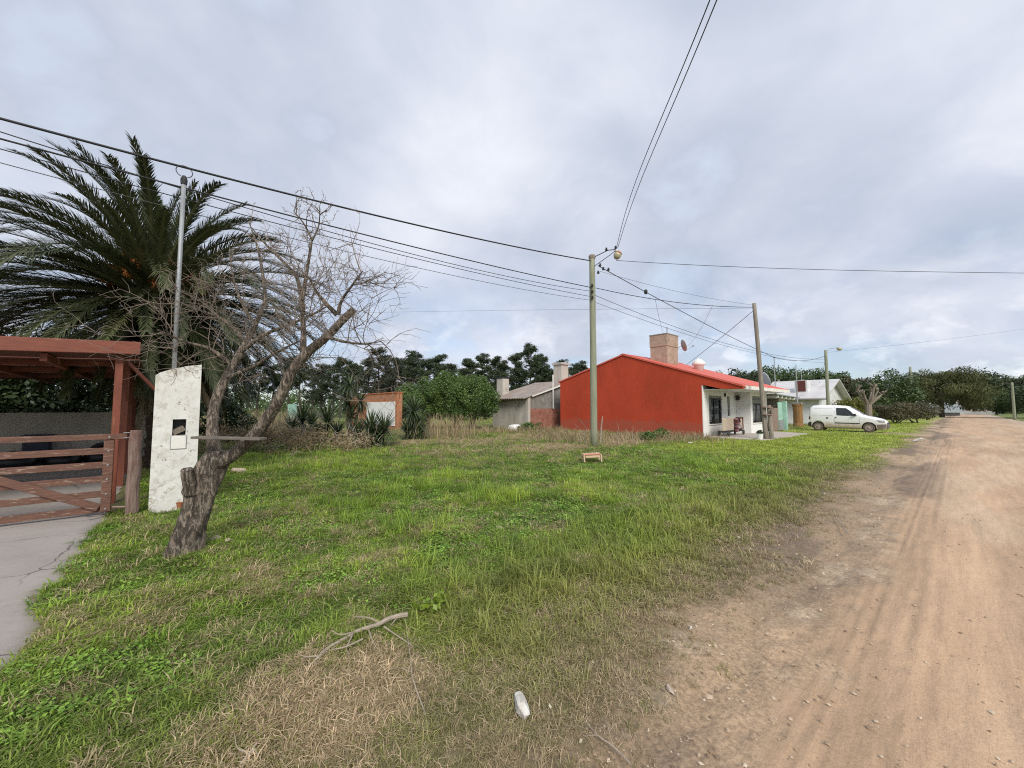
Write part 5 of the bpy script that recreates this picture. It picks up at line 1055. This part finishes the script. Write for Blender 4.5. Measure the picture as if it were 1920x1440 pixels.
weeds('wall_weeds', 'pale weeds at the foot of the old brick wall', 900, 1060, 26.0, .5, 800, 'dry_leaf', 5, .02, .5, 1.0)
for i, (px, d, r, lab) in enumerate(((1235, 20.8, .55, 'leafy green weed clump right of centre at the red wall'), (1000, 27.6, .65, 'leafy green weed clump at the foot of the brick wall'), (985, 28.0, .55, 'leafy green weed clump by the plaster wall corner'), (1210, 19.5, .45, 'small leafy weed clump before the red wall'))):
    s, t = ST(W(px, 765, d)[:2]); bush('weed_clump', lab, s, t, lumps(r*1.3, r, r*.55, r*.42, 12, .35, 90+i), 900, .11, 'hedge_green', 'weed', 'leafy weed clumps', 90+i, stems=3)
dw = thing('dead_sapling', 'thin dead stalks standing beside the tall pole against the red wall', 'dead plant', (*W(1125, 800, 17.5)[:2], 0), 0)
mb = MB(); mb.tube([(0, 0, -.1), (.05, 0, .7), (.12, 0, 1.25)], [.035, .03, .02], 6)
for dx, dz in ((-1.0, .9), (-.8, 1.15), (.9, .95), (1.6, .8)): mb.tube([(dx*.9, .1, -.1), (dx*.85+.1, .1, dz*.6), (dx-.1, .1, dz)], [.015, .012, .005], 5)
part('stalks', mb, 'dead_branch', dw)
# ---- pines on the skyline
def pine_meshes(seed, h, spread, m, dense=1.0, bare=.45):
    g = random.Random(seed); mb = MB(); lean = g.uniform(-.6, .6); path = [(lean*(k/6)**1.5, g.uniform(-.12, .12), h*.93*k/6-.3) for k in range(7)]; mb.tube(path, [.20*(1-.75*k/6) for k in range(7)], 7)
    bl = []; nb = 34
    for i in range(nb):
        k = bare+(1-bare)*(i+.6)/nb; a = g.uniform(0, 2*PI); r = spread*(1-.55*max(0, (k-.65)/.35))*g.uniform(.35, 1.0)*(.55+.45*min(1, (k-bare)/.2+.3)); z = h*k*g.uniform(.96, 1.02); x0 = lean*k**1.5
        mb.tube([(x0, 0, z-.5), (x0+r*.6*math.cos(a), r*.6*math.sin(a), z-.1), (x0+r*math.cos(a), r*math.sin(a), z+.1)], [.07, .05, .02], 4, cap=False)
        q = g.uniform(.45, 1.1)*spread*.34
        bl.append((x0+r*math.cos(a), r*math.sin(a), z+.15, q*.85, q*.85, q*.62)); bl.append((x0+r*.55*math.cos(a)+g.uniform(-.5, .5), r*.55*math.sin(a)+g.uniform(-.5, .5), z+g.uniform(-.3, .5), q*.7, q*.7, q*.55))
    bl.append((lean, 0, h*.97, spread*.5, spread*.5, .7))
    return mb.mesh('trunk', 'trunk_dark'), leafcloud('crown', bl, int(8000*dense), .25, m, .0, .45, seed=seed)
PV = [pine_meshes(201, 11.5, 2.5, 'pine_green', 1.0, .48), pine_meshes(202, 11.0, 2.9, 'pine_green', 1.15, .55), pine_meshes(203, 12.0, 2.2, 'pine_green', .95, .40), pine_meshes(204, 11.6, 2.4, 'gum_green', .8, .25), pine_meshes(205, 11.2, 2.7, 'pine_green', 1.1, .35), pine_meshes(206, 11.8, 2.4, 'pine_green', .9, .58)]
rg_ = random.Random(17); pines = []
for px in list(range(585, 1100, 13)): pines.append((px+rg_.uniform(-9, 9), rg_.uniform(60, 86), rg_.choice((0, 1, 2, 4, 5)) if px > 760 else rg_.choice((3, 2, 3, 4, 0)), rg_.uniform(.74, 1.05)))
for px in (368, 392, 420, 455, 482, 510, 540, 562): pines.append((px, rg_.uniform(60, 72), rg_.choice((0, 1, 3)), rg_.uniform(.7, .9)))
ORD = ['first', 'second', 'third', 'fourth', 'fifth', 'sixth', 'seventh', 'eighth', 'ninth', 'tenth', 'eleventh', 'twelfth', 'thirteenth', 'fourteenth', 'fifteenth', 'sixteenth', 'seventeenth', 'eighteenth']; zone_n = {}
for px, d, k, sc in sorted(pines):
    b = W(px, 765, d); kind = 'gum tree' if k == 3 else 'pine'
    zone = 'seen through the bare tree branches' if px < 600 else 'above the yuccas and brick hut' if px < 750 else 'above the rounded shrubs' if px < 930 else 'above the old grey house'
    zone_n[zone] = zone_n.get(zone, 0)+1
    o = thing('gum_tree' if k == 3 else 'pine_tree', '%s skyline tree from the left %s, a %s' % (ORD[zone_n[zone]-1], zone, kind), 'tree', (b.x, b.y, 0), rg_.uniform(0, 6), 'skyline trees behind the lot')
    link('trunk', PV[k][0], o); link('crown', PV[k][1], o); o.scale = (sc*rg_.uniform(1.0, 1.4), sc*rg_.uniform(1.0, 1.4), sc)
def roundtree(name, label, px, d, h, r, n, size, m, seed, zc=None, group=None, nl=34, k=.28, trunk=True, droop=0.0, squash=1.0):
    b = W(px, 765, d); o = thing(name, label, 'tree', (b.x, b.y, 0), 0, group); rz = h*.5*squash; zc = zc if zc else h-rz
    bl = lumps(r, r, rz, zc, nl, k, seed); link('crown', leafcloud('crown', bl, n, size, m, .45, .5 if not droop else .22, seed=seed, droop=droop), o)
    mb = MB(); g = random.Random(seed); mb.tube([(0, 0, -.2), (.15, 0, h*.3), (.05, 0, h*.62)], [.035*h+.08, .028*h, .012*h], 8)
    for i in range(7): a = g.uniform(0, 2*PI); mb.tube([(.12, 0, h*g.uniform(.22, .5)), (r*.35*math.cos(a), r*.35*math.sin(a), h*.6), (r*.7*math.cos(a), r*.7*math.sin(a), h*.78)], [.018*h, .012*h, .006*h], 5)
    part('trunk', mb, 'trunk_dark', o); return o
gR = 'trees beyond the van'
for i, (px, d, h, r, m, lab) in enumerate(((1400, 78, 9.6, 4.6, 'pine_green', 'dark spreading tree left of the leaning pole behind the red roof'), (1450, 80, 10.2, 5.2, 'cypress_green', 'dark spreading tree right of the leaning pole above the annex'), (1505, 82, 10.2, 5.4, 'cypress_green', 'dark spreading tree above the white house roof'), (1560, 78, 8.8, 4.6, 'cypress_green', 'dark spreading tree right of the pale lamp pole'), (1610, 74, 8.0, 3.9, 'olive_brown', 'olive brown tree between the lamp pole and pollarded trunk'))):
    roundtree('spreading_tree', lab, px, d, h, r, 5200, .5, m, 300+i, group=gR, squash=.85)
roundtree('evergreen_tree', 'dense rounded dark green evergreen behind the pollarded trunk', 1664, 56, 7.2, 4.0, 9000, .32, 'cypress_green', 320, squash=1.0)
roundtree('evergreen_tree', 'young bright green tree peeking over the red roof', 1342, 38, 5.0, 1.5, 1800, .2, 'yellow_green', 321, squash=.8)
roundtree('willow_tree', 'wide drooping olive green willow left of the road end', 1765, 70, 8.6, 6.6, 18000, .5, 'willow_green', 322, squash=.98, nl=60, k=.22, droop=.55)
for i, (px, d, h, r, m, lab) in enumerate(((1843, 118, 13.0, 8, 'pine_green', 'tall dark tree just right of the willow at the road end'), (1880, 125, 12.6, 8.5, 'cypress_green', 'tall dark tree above the pale pole at the right'), (1925, 110, 11.0, 8, 'pine_green', 'tall dark tree cut off by the right edge'), (1800, 140, 13.5, 8, 'pine_green', 'dark tree mostly hidden behind the willow'))):
    roundtree('skyline_tree', lab, px, d, h, r, 5200, .75, m, 330+i, group='dark trees at the road end', squash=.95)
for i, (px, d, h, r, m, lab) in enumerate(((1902, 66, 4.6, 2.8, 'cypress_green', 'dark bushy tree behind the pale pole at the right edge'), (1935, 60, 5.0, 3.2, 'bush_dark', 'bushy dark tree at the far right edge of the picture'), (1868, 95, 6.0, 4.5, 'hedge_green', 'green bushy tree left of the pale pole at the right'))):
    roundtree('bushy_tree', lab, px, d, h, r, 4200, .32, m, 340+i, squash=1.0, group='bushes at the right edge')
for i, (px, d, r, h, m, lab) in enumerate(((1676, 41, 2.0, 2.15, 'olive_brown', 'rounded brown green shrub in front of the dark evergreen'), (1716, 43, 1.9, 2.25, 'olive_brown', 'rounded brown green shrub right of its twin by the dirt track'), (1645, 47, 2.2, 2.0, 'bush_dark', 'dark low shrub behind the front of the van'), (1596, 40, 1.7, 2.6, 'yellow_green', 'yellow flowering shrub behind the van windscreen'), (1565, 42, 1.2, 2.0, 'gum_green', 'grey leaved shrub against the white house wall'))):
    s, t = ST(W(px, 765, d)[:2]); bush('shrub', lab, s, t, lumps(r, r, h/2, h/2+.05, 26, .3, 350+i), 4200, .17, m, group='shrubs beyond the van', seed=350+i)
# pollarded tree
b = W(1628, 765, 33.5); po = thing('pollarded_tree', 'pollarded tree with stubby knuckled branches behind the van bonnet', 'tree', (b.x, b.y, 0), 0)
mb = MB().tube([(0, 0, -.1), (0, 0, .8), (.03, 0, 1.9)], [.30, .25, .22], 10, jit=.08); part('trunk', mb, 'weathered_wood', po)
g = random.Random(8)
for i in range(8):
    a = i*2*PI/8+g.uniform(-.2, .2); r = g.uniform(.7, 1.2); e = (r*math.cos(a), r*math.sin(a)*.7, g.uniform(2.7, 3.5)); mb = MB().tube([(0, 0, 1.8), (e[0]*.6, e[1]*.6, 2.4), e], [.12, .09, .07], 7, jit=.1)
    for k in range(5): mb.tube([e, (e[0]+g.uniform(-.25, .25), e[1]+g.uniform(-.25, .25), e[2]+g.uniform(.1, .4))], [.06, .05], 5)
    part('branch', mb, 'weathered_wood', po)
# road-end wall with white posts and mesh; low grey roof
fs0 = 150; 
fe = sthing('road_end_fence', 'low white wall with white posts and dark mesh across the end of the road', 'fence', fs0, -2)
ta, tb = on_s(1792, 765, fs0)[0], on_s(1879, 765, fs0)[0]
sp('base_wall', MB().box((fs0, tb, -.1), (fs0+.3, ta, .95)), 'fence_white', fe)
for i in range(7): tt_ = tb+.3+(ta-tb-.6)*i/6; sp('post', MB().box((fs0-.1, tt_-.22, .95), (fs0+.35, tt_+.22, 2.9 if i % 2 else 3.5)), 'fence_white', fe)
sp('mesh_panel', MB().box((fs0+.12, tb+.1, .96), (fs0+.16, ta-.1, 2.7)), 'mesh_grey', fe)
s_, t_ = ST(W(1778, 765, 84)[:2]); gb = sthing('grey_shed', 'low grey roofed shed under the willow', 'shed', s_, t_); sp('wall', MB().box((s_-2, t_-1.6, -.1), (s_+2, t_+2.5, .7)), 'grey_metal', gb); sp('roof', MB().prism_y([(s_-2.6, .68), (s_+2.6, .68), (s_+.5, 2.3), (s_-.5, 2.3)], t_-2, t_+3), 'grey_roof', gb)
# far woodland closing the horizon
bl = []; g = random.Random(21)
for px in range(300, 1120, 14): d = rg_.uniform(76, 92); b = W(px, 765, d); q = g.uniform(2.2, 4.4); bl.append((b.x, b.y, q*.7, q*1.3, q*1.3, q))
o = link('hedgerow', leafcloud('hedgerow', bl, 22000, .42, 'hedge_green', .5, seed=71)); o['kind'] = 'stuff'; o['label'] = 'low green hedgerow under the skyline pines'; o['category'] = 'hedge'
bl = []
for k in range(230): a = R(-75+150*k/229); rd = g.uniform(190, 235); q = g.uniform(4, 7); bl.append((rd*math.sin(a), rd*math.cos(a), q*.6, q*1.5, q*1.5, q))
o = link('distant_woodland', leafcloud('distant_woodland', bl, 26000, 1.5, 'pine_green', .5, seed=72)); o['kind'] = 'stuff'; o['label'] = 'distant belt of dark woodland along the horizon'; o['category'] = 'woodland'

# ================================================================ FALLEN BRANCHES
def fallen(label, main, side, r):
    b = G(*main[0]); root = Vector((b[0], b[1], 0)); o = thing('fallen_branch', label, 'branch', root, 0, 'dead branches in the grass')
    def pts(L_): return smooth_path([Vector((*G(p[0], p[1], p[2]), p[2]))-root for p in L_], 4)
    P = pts(main); part('stem', MB().tube(P, [r*(1-.75*k/(len(P)-1)) for k in range(len(P))], 7, jit=.12), 'dead_branch', o)
    for sd in side: Q = pts(sd); part('twig', MB().tube(Q, [r*.38*(1-.7*k/(len(Q)-1)) for k in range(len(Q))], 5), 'dead_branch', o)
fallen('forked dead branch lying across the grass below the tree', [(764, 1152, .09), (735, 1158, .09), (705, 1172, .08), (672, 1182, .07), (645, 1198, .06), (615, 1215, .05), (597, 1232, .05), (578, 1252, .03), (562, 1262, .03)],
       [[(712, 1168, .08), (690, 1158, .10), (664, 1156, .12)], [(672, 1182, .07), (640, 1190, .09), (622, 1182, .1)], [(720, 1175, .06), (745, 1192, .05), (775, 1212, .04)], [(690, 1178, .07), (700, 1205, .05), (712, 1222, .04)], [(745, 1157, .08), (733, 1172, .06)], [(680, 1198, .06), (650, 1212, .07), (622, 1218, .06)], [(598, 1230, .05), (568, 1232, .06)], [(660, 1192, .07), (650, 1215, .05), (655, 1228, .05)]], .017)
fallen('thin pale dead stalk bottom centre on the verge', [(1182, 1432, .02), (1150, 1400, .03), (1120, 1378, .04), (1098, 1352, .05)], [[(1150, 1400, .03), (1142, 1372, .06), (1134, 1340, .06)], [(1120, 1378, .04), (1095, 1380, .05)], [(1142, 1372, .06), (1155, 1355, .07)]], .005)
fallen('forked dead twig at the bottom left edge', [(452, 1434, .02), (468, 1412, .04), (482, 1392, .06)], [[(468, 1412, .04), (445, 1402, .05), (440, 1375, .07)], [(475, 1402, .05), (490, 1425, .03)]], .010)
fallen('long straw stalk standing in the grass right of the branch', [(800, 1345, .02), (775, 1275, .10), (768, 1222, .16), (760, 1160, .2)], [[(772, 1260, .12), (745, 1252, .13), (715, 1262, .10)]], .004)
fallen('thin stick on the verge beside the wheel ruts', [(1590, 1000, .03), (1568, 968, .05), (1562, 950, .06)], [], .008)
b = Vector((*G(805, 1150), 0)); lw_ = thing('leafy_weed', 'small lime green weed beside the fallen branch', 'weed', b, 0); link('leaves', leafcloud('leaves', [(0, 0, .08, .12, .08, .06), (.08, .02, .12, .06, .05, .04)], 90, .045, 'lime_leaf', .2, .8, seed=5), lw_)
part('stem', MB().tube([(0, 0, -.02), (.02, 0, .12)], .004, 4), 'dead_branch', lw_)

# ================================================================ GRASS
def tuft(name, n, h0, h1, spread, width, bend, seed, flat=False, broad=False):
    g = np.random.default_rng(seed); V_, F_, TN = [], [], []
    for i in range(n):
        tone = g.random(); a = g.random()*2*PI; r = spread*math.sqrt(g.random()); x, y = r*math.cos(a), r*math.sin(a); h = h0+(h1-h0)*g.random(); az = g.random()*2*PI; w = width*(.7+.6*g.random()); bd = bend*(.3+.9*g.random())
        if broad:
            c = np.array([x, y, h]); u = np.array([math.cos(az), math.sin(az), .25*g.normal()]); v = np.array([-math.sin(az), math.cos(az), .3*g.normal()]); k = len(V_)
            V_.extend([c-u*w, c-v*w*.7, c+u*w, c+v*w*.7]); F_.append((k, k+1, k+2, k+3)); TN.append(tone); continue
        d = np.array([math.cos(az), math.sin(az), 0]); sd = np.array([-math.sin(az), math.cos(az), 0])*w/2; p0 = np.array([x, y, -.012]); lean = h*bd
        if flat: p1 = p0+d*h*.5+np.array([0, 0, .018+.02*g.random()]); p2 = p0+d*h+np.array([0, 0, .015+.03*g.random()])
        else: p1 = p0+d*lean*.35+np.array([0, 0, h*.6]); p2 = p0+d*lean*1.1+np.array([0, 0, h*(1-.35*bd)])
        k = len(V_); V_.extend([p0-sd, p0+sd, p1+sd*.8, p1-sd*.8, p2]); F_ += [(k, k+1, k+2, k+3), (k+3, k+2, k+4)]; TN.extend([tone]*2)
    me = bpy.data.meshes.new(name); me.from_pydata([tuple(p) for p in V_], [], F_); me.materials.append(M['grass_blade']); me.update(); q = me.attributes.new('lv', 'FLOAT', 'FACE'); q.data.foreach_set('value', TN); return bpy.data.objects.new(name, me)
m, t, bs = newmat('grass_blade'); bs.inputs['Roughness'].default_value = .65
a = node(t, 'ShaderNodeAttribute', attribute_name='gcol', attribute_type='INSTANCER'); lvn = node(t, 'ShaderNodeAttribute', attribute_name='lv'); gcl = mix(t, 1.0, a.outputs['Color'], ramp(t, lvn.outputs['Fac'], [(0, (.55, .58, .50)), (.5, (1.0, 1.02, .95)), (1, (1.5, 1.45, 1.5))]), 'MULTIPLY')
t.links.new(gcl, bs.inputs['Base Color'])
tr = node(t, 'ShaderNodeBsdfTranslucent'); t.links.new(gcl, tr.inputs[0]); ms_ = node(t, 'ShaderNodeMixShader'); ms_.inputs[0].default_value = .3
t.links.new(bs.outputs[0], ms_.inputs[1]); t.links.new(tr.outputs[0], ms_.inputs[2]); t.links.new(ms_.outputs[0], t.nodes['Material Output'].inputs[0])
TUFTS = [tuft('tuft_short', 20, .018, .045, .05, .0058, 1.2, 1), tuft('tuft_short', 18, .02, .055, .05, .0062, 1.3, 2), tuft('tuft_mid', 18, .045, .095, .05, .0062, 1.1, 3), tuft('tuft_dry', 20, .02, .075, .055, .0046, 1.3, 4), tuft('tuft_straw', 16, .05, .12, .05, .0044, 1, 5, flat=True), tuft('tuft_clover', 18, .012, .04, .055, .009, 0, 6, broad=True), tuft('tuft_tall', 14, .11, .24, .05, .0062, .8, 7)]
def make_grass():
    g = np.random.default_rng(99); xs_, ys_, lv_ = [], [], []
    for r0, r1, dens, sc in ((1.2, 3.0, 1700, 1.0), (3.0, 5.0, 1150, 1.15), (5.0, 8.0, 560, 1.45), (8.0, 13.0, 230, 1.9), (13, 20, 95, 2.5), (20, 32, 32, 3.3), (32, 60, 6, 4.2)):
        ang = R(58); area = ang*(r1*r1-r0*r0); n = int(area*dens); r = np.sqrt(r0*r0+(r1*r1-r0*r0)*g.random(n)); a = (g.random(n)*2-1)*ang
        xs_.append(r*np.sin(a)); ys_.append(r*np.cos(a)); lv_.append(np.full(n, sc))
    for bx0, by0, br, cnt, bsc in ((bt_root.x, bt_root.y, .25, 90, 1.2), (*XY(*P1), .19, 60, 2.2), (*XY(*P2), .2, 40, 2.6), (*XY(.2, 8.36), .26, 70, 1.3), (*XY(-.255, 8.42), .12, 40, 1.3), (*XY(9.7, 7.3), .33, 50, 1.7)):
        a = g.random(cnt)*2*PI; rr0 = br*(1+.35*g.random(cnt)); xs_.append(bx0+rr0*np.cos(a)); ys_.append(by0+rr0*np.sin(a)); lv_.append(np.full(cnt, bsc))
    x = np.concatenate(xs_); y = np.concatenate(ys_); sc = np.concatenate(lv_)
    s, t, n1, n2, n3, n4, grass, drive, dry, mown, longg, rough, z, road = fields(x, y)
    sparse = np.clip(grass*1.25, 0, 1)*.90+.10*sst(.7, 1.4, t)
    keep = (g.random(len(x)) < sparse**1.2) & (drive < .35) & ((t > .72) | (t < -5.0))
    inb = lambda a0, a1, b0, b1: (s > a0) & (s < a1) & (t > b0) & (t < b1)
    keep &= ~(inb(22.2, 36, 9.2, 20) | inb(22.2, 30.8, 6.15, 9.5) | inb(20, 31, 20.9, 26) | inb(33.3, 35.1, 8.4, 14.2) | inb(-6, -.35, 8.7, 17.4) | inb(-.08, .52, 8.4, 8.74) | inb(34.7, 36.9, 3, 7.2))
    keep &= ~((np.abs(s-34.9) < 1.2) & (t < 3.2) & (g.random(len(x)) < .8))
    x, y, sc, s, t, n1, n2, n3, n4, grass, dry, mown, longg, rough, z = [q[keep] for q in (x, y, sc, s, t, n1, n2, n3, n4, grass, dry, mown, longg, rough, z)]
    n = len(x); u = g.random(n); isdry = g.random(n) < dry*.80+.09+.30*rough*(1-mown); clover = (g.random(n) < .22*sst(.45, .62, n3)*(1-dry)*sst(.42, .6, fbm(x, y, 1.3, 3, 97))) & (t > 3)
    tall = g.random(n) < .09*longg+.04*rough; midg = g.random(n) < .5*longg+.05
    idx = np.where(isdry, np.where(u < .6, 3, 4), np.where(clover, 5, np.where(tall, 6, np.where(midg, 2, np.where(u < .5, 0, 1)))))
    idx = np.where(mown > .5, np.where(u < .5, 0, 1), idx)
    verge = (1-sst(1.3, 2.4, t))*(t > 0)
    k = g.random(n); gr = lerp(np.broadcast_to(np.array([.145, .260, .028]), (n, 3)), np.array([.37, .50, .058]), np.clip(.45*k+1.5*(n2-.40)+.8*(n1-.5), 0, 1)); gr = lerp(gr, np.array([.30, .27, .10]), np.clip(dry*.8+.25*(k > .8), 0, 1)*.6)
    gr = lerp(gr, np.array([.52, .60, .10]), .7*mown); gr = lerp(gr, np.array([.29, .27, .085]), .60*(1-sst(1.9, 4.0, t+(n1-.5)*2))*(t > 0)*(1-mown)); gr = gr*(1-.28*sst(.52, .64, fbm(x, y, 2.6, 3, 91)))[:, None]
    dk = g.random(n); dr = lerp(np.broadcast_to(np.array([.30, .225, .135]), (n, 3)), np.array([.62, .49, .31]), dk); dr = lerp(dr, np.array([.20, .20, .08]), .45*(1-dry))
    col = np.where(isdry[:, None], dr, gr); col = np.where(clover[:, None] & (mown < .5)[:, None] & ~isdry[:, None], lerp(np.broadcast_to(np.array([.13, .26, .036]), (n, 3)), np.array([.27, .42, .065]), k), col)
    col = lerp(col, np.array([.36, .29, .19]), .5*verge)
    scale = sc*(.45+.9*g.random(n))*(1-.35*verge)*(1-.25*mown*(sc < 2)); scale = np.where(isdry & (sc > 1.5), scale*.75, scale)
    scale = scale*np.where((idx == 2) | (idx == 6), 1-.35*sst(1.2, 2.2, sc), 1); scale = np.minimum(scale, np.where(idx == 6, 1.9, 9))
    me = bpy.data.meshes.new('grass'); me.vertices.add(n); me.vertices.foreach_set('co', np.stack([x, y, z], -1).astype(np.float32).ravel())
    def attr(nm, ty, arr, f): q = me.attributes.new(nm, ty, 'POINT'); q.data.foreach_set(f, np.ascontiguousarray(arr).ravel())
    attr('gcol', 'FLOAT_COLOR', np.concatenate([col, np.ones((n, 1))], 1).astype(np.float32), 'color'); attr('tid', 'INT', idx.astype(np.int32), 'value'); attr('tscale', 'FLOAT', scale.astype(np.float32), 'value')
    attr('trot', 'FLOAT_VECTOR', np.stack([g.normal(size=n)*.12, g.normal(size=n)*.12, g.random(n)*2*PI], -1).astype(np.float32), 'vector')
    o = link('grass', me); o['kind'] = 'stuff'; o['label'] = 'patchy green and straw coloured grass covering the vacant lot'; o['category'] = 'grass'
    ng = bpy.data.node_groups.new('grass_scatter', 'GeometryNodeTree'); ng.interface.new_socket('Geometry', in_out='INPUT', socket_type='NodeSocketGeometry'); ng.interface.new_socket('Geometry', in_out='OUTPUT', socket_type='NodeSocketGeometry')
    gi = ng.nodes.new('NodeGroupInput'); go = ng.nodes.new('NodeGroupOutput'); iop = ng.nodes.new('GeometryNodeInstanceOnPoints'); jn = ng.nodes.new('GeometryNodeJoinGeometry')
    for ob in reversed(TUFTS):
        oi = ng.nodes.new('GeometryNodeObjectInfo'); oi.inputs['Object'].default_value = ob; gti = ng.nodes.new('GeometryNodeGeometryToInstance'); ng.links.new(oi.outputs['Geometry'], gti.inputs[0]); ng.links.new(gti.outputs[0], jn.inputs[0])
    def na(nm, ty):
        q = ng.nodes.new('GeometryNodeInputNamedAttribute'); q.data_type = ty; q.inputs['Name'].default_value = nm; return [s_ for s_ in q.outputs if s_.enabled and s_.name == 'Attribute'][0]
    iop.inputs['Pick Instance'].default_value = True; ng.links.new(gi.outputs[0], iop.inputs['Points']); ng.links.new(jn.outputs[0], iop.inputs['Instance']); ng.links.new(na('tid', 'INT'), iop.inputs['Instance Index'])
    ng.links.new(na('trot', 'FLOAT_VECTOR'), iop.inputs['Rotation']); ng.links.new(na('tscale', 'FLOAT'), iop.inputs['Scale']); ng.links.new(iop.outputs[0], go.inputs[0])
    md = o.modifiers.new('scatter', 'NODES'); md.node_group = ng; print('grass tufts', n)
make_grass()
# scattered pale leaves lying on lawn and driveway
def litter():
    g = np.random.default_rng(5); n = 120; r = 1.8+9*g.random(n)**1.3; a = (g.random(n)*2-1)*R(50); x = r*np.sin(a); y = r*np.cos(a); f = fields(x, y); k = (f[1] > 1.0); x, y, z = x[k], y[k], f[12][k]; n = len(x); z = z+np.where(f[6][k] > .4, .045, .02)+.06*f[7][k]
    th = g.random(n)*2*PI; sz = (.006+.012*g.random(n)**2)*(.7+.1*np.hypot(x, y)); u = np.stack([np.cos(th), np.sin(th), .3*g.normal(size=n)], -1)*sz[:, None]; v = np.stack([-np.sin(th), np.cos(th), .3*g.normal(size=n)], -1)*sz[:, None]*.55; c = np.stack([x, y, z], -1)
    o = link('leaf_litter', npmesh('leaf_litter', np.stack([c-u, c-v, c+u, c+v], 1).reshape(-1, 3), np.arange(4*n).reshape(n, 4), 'litter_leaf', g.random(n))); o['kind'] = 'stuff'; o['label'] = 'pale dry leaves scattered over the lawn'; o['category'] = 'leaves'
litter()

def gravel():
    g = np.random.default_rng(15); n = 5200; r = 1.6+16*g.random(n)**1.8; a = R(8)+(R(58)-R(8))*g.random(n); x = r*np.sin(a); y = r*np.cos(a); f = fields(x, y); t = f[1]
    k = (t > -5) & (t < 2.0) & (g.random(n) < np.where(t > .45, .9, .42)); x, y, t = x[k], y[k], t[k]; gzv = f[12][k]; n = len(x)
    z = np.where(t > 1.0, gzv, -.004*np.abs(t+2.5)); sz = (.0035+.011*g.random(n)**3)*(1+.05*np.hypot(x, y)); O = np.array([[1, 0, 0], [0, 1, 0], [-1, 0, 0], [0, -1, 0], [0, 0, 1]], float)
    ang = g.random(n)*2*PI; ca, sa = np.cos(ang), np.sin(ang); V_ = np.zeros((n, 5, 3)); sq = np.stack([.7+.6*g.random(n), .6+.5*g.random(n), .45+.4*g.random(n)], -1)
    for i in range(5):
        p = O[i]*sq*sz[:, None]+g.normal(size=(n, 3))*sz[:, None]*.18; V_[:, i] = np.stack([x+p[:, 0]*ca-p[:, 1]*sa, y+p[:, 0]*sa+p[:, 1]*ca, z+p[:, 2]+.002], -1)
    b = np.arange(n)[:, None]*5; q = np.concatenate([b+np.array([[i, (i+1) % 4, 4]]) for i in range(4)])
    o = link('gravel', npmesh('gravel', V_.reshape(-1, 3), q, 'gravel_stone', np.tile(g.random(n), 4))); o['kind'] = 'stuff'; o['label'] = 'small stones and clods on the dirt road and verge'; o['category'] = 'gravel'
leafmat('gravel_stone', [(0, (.17, .115, .075)), (.6, (.40, .29, .19)), (1, (.60, .50, .38))], 0.0, .9)
gravel()
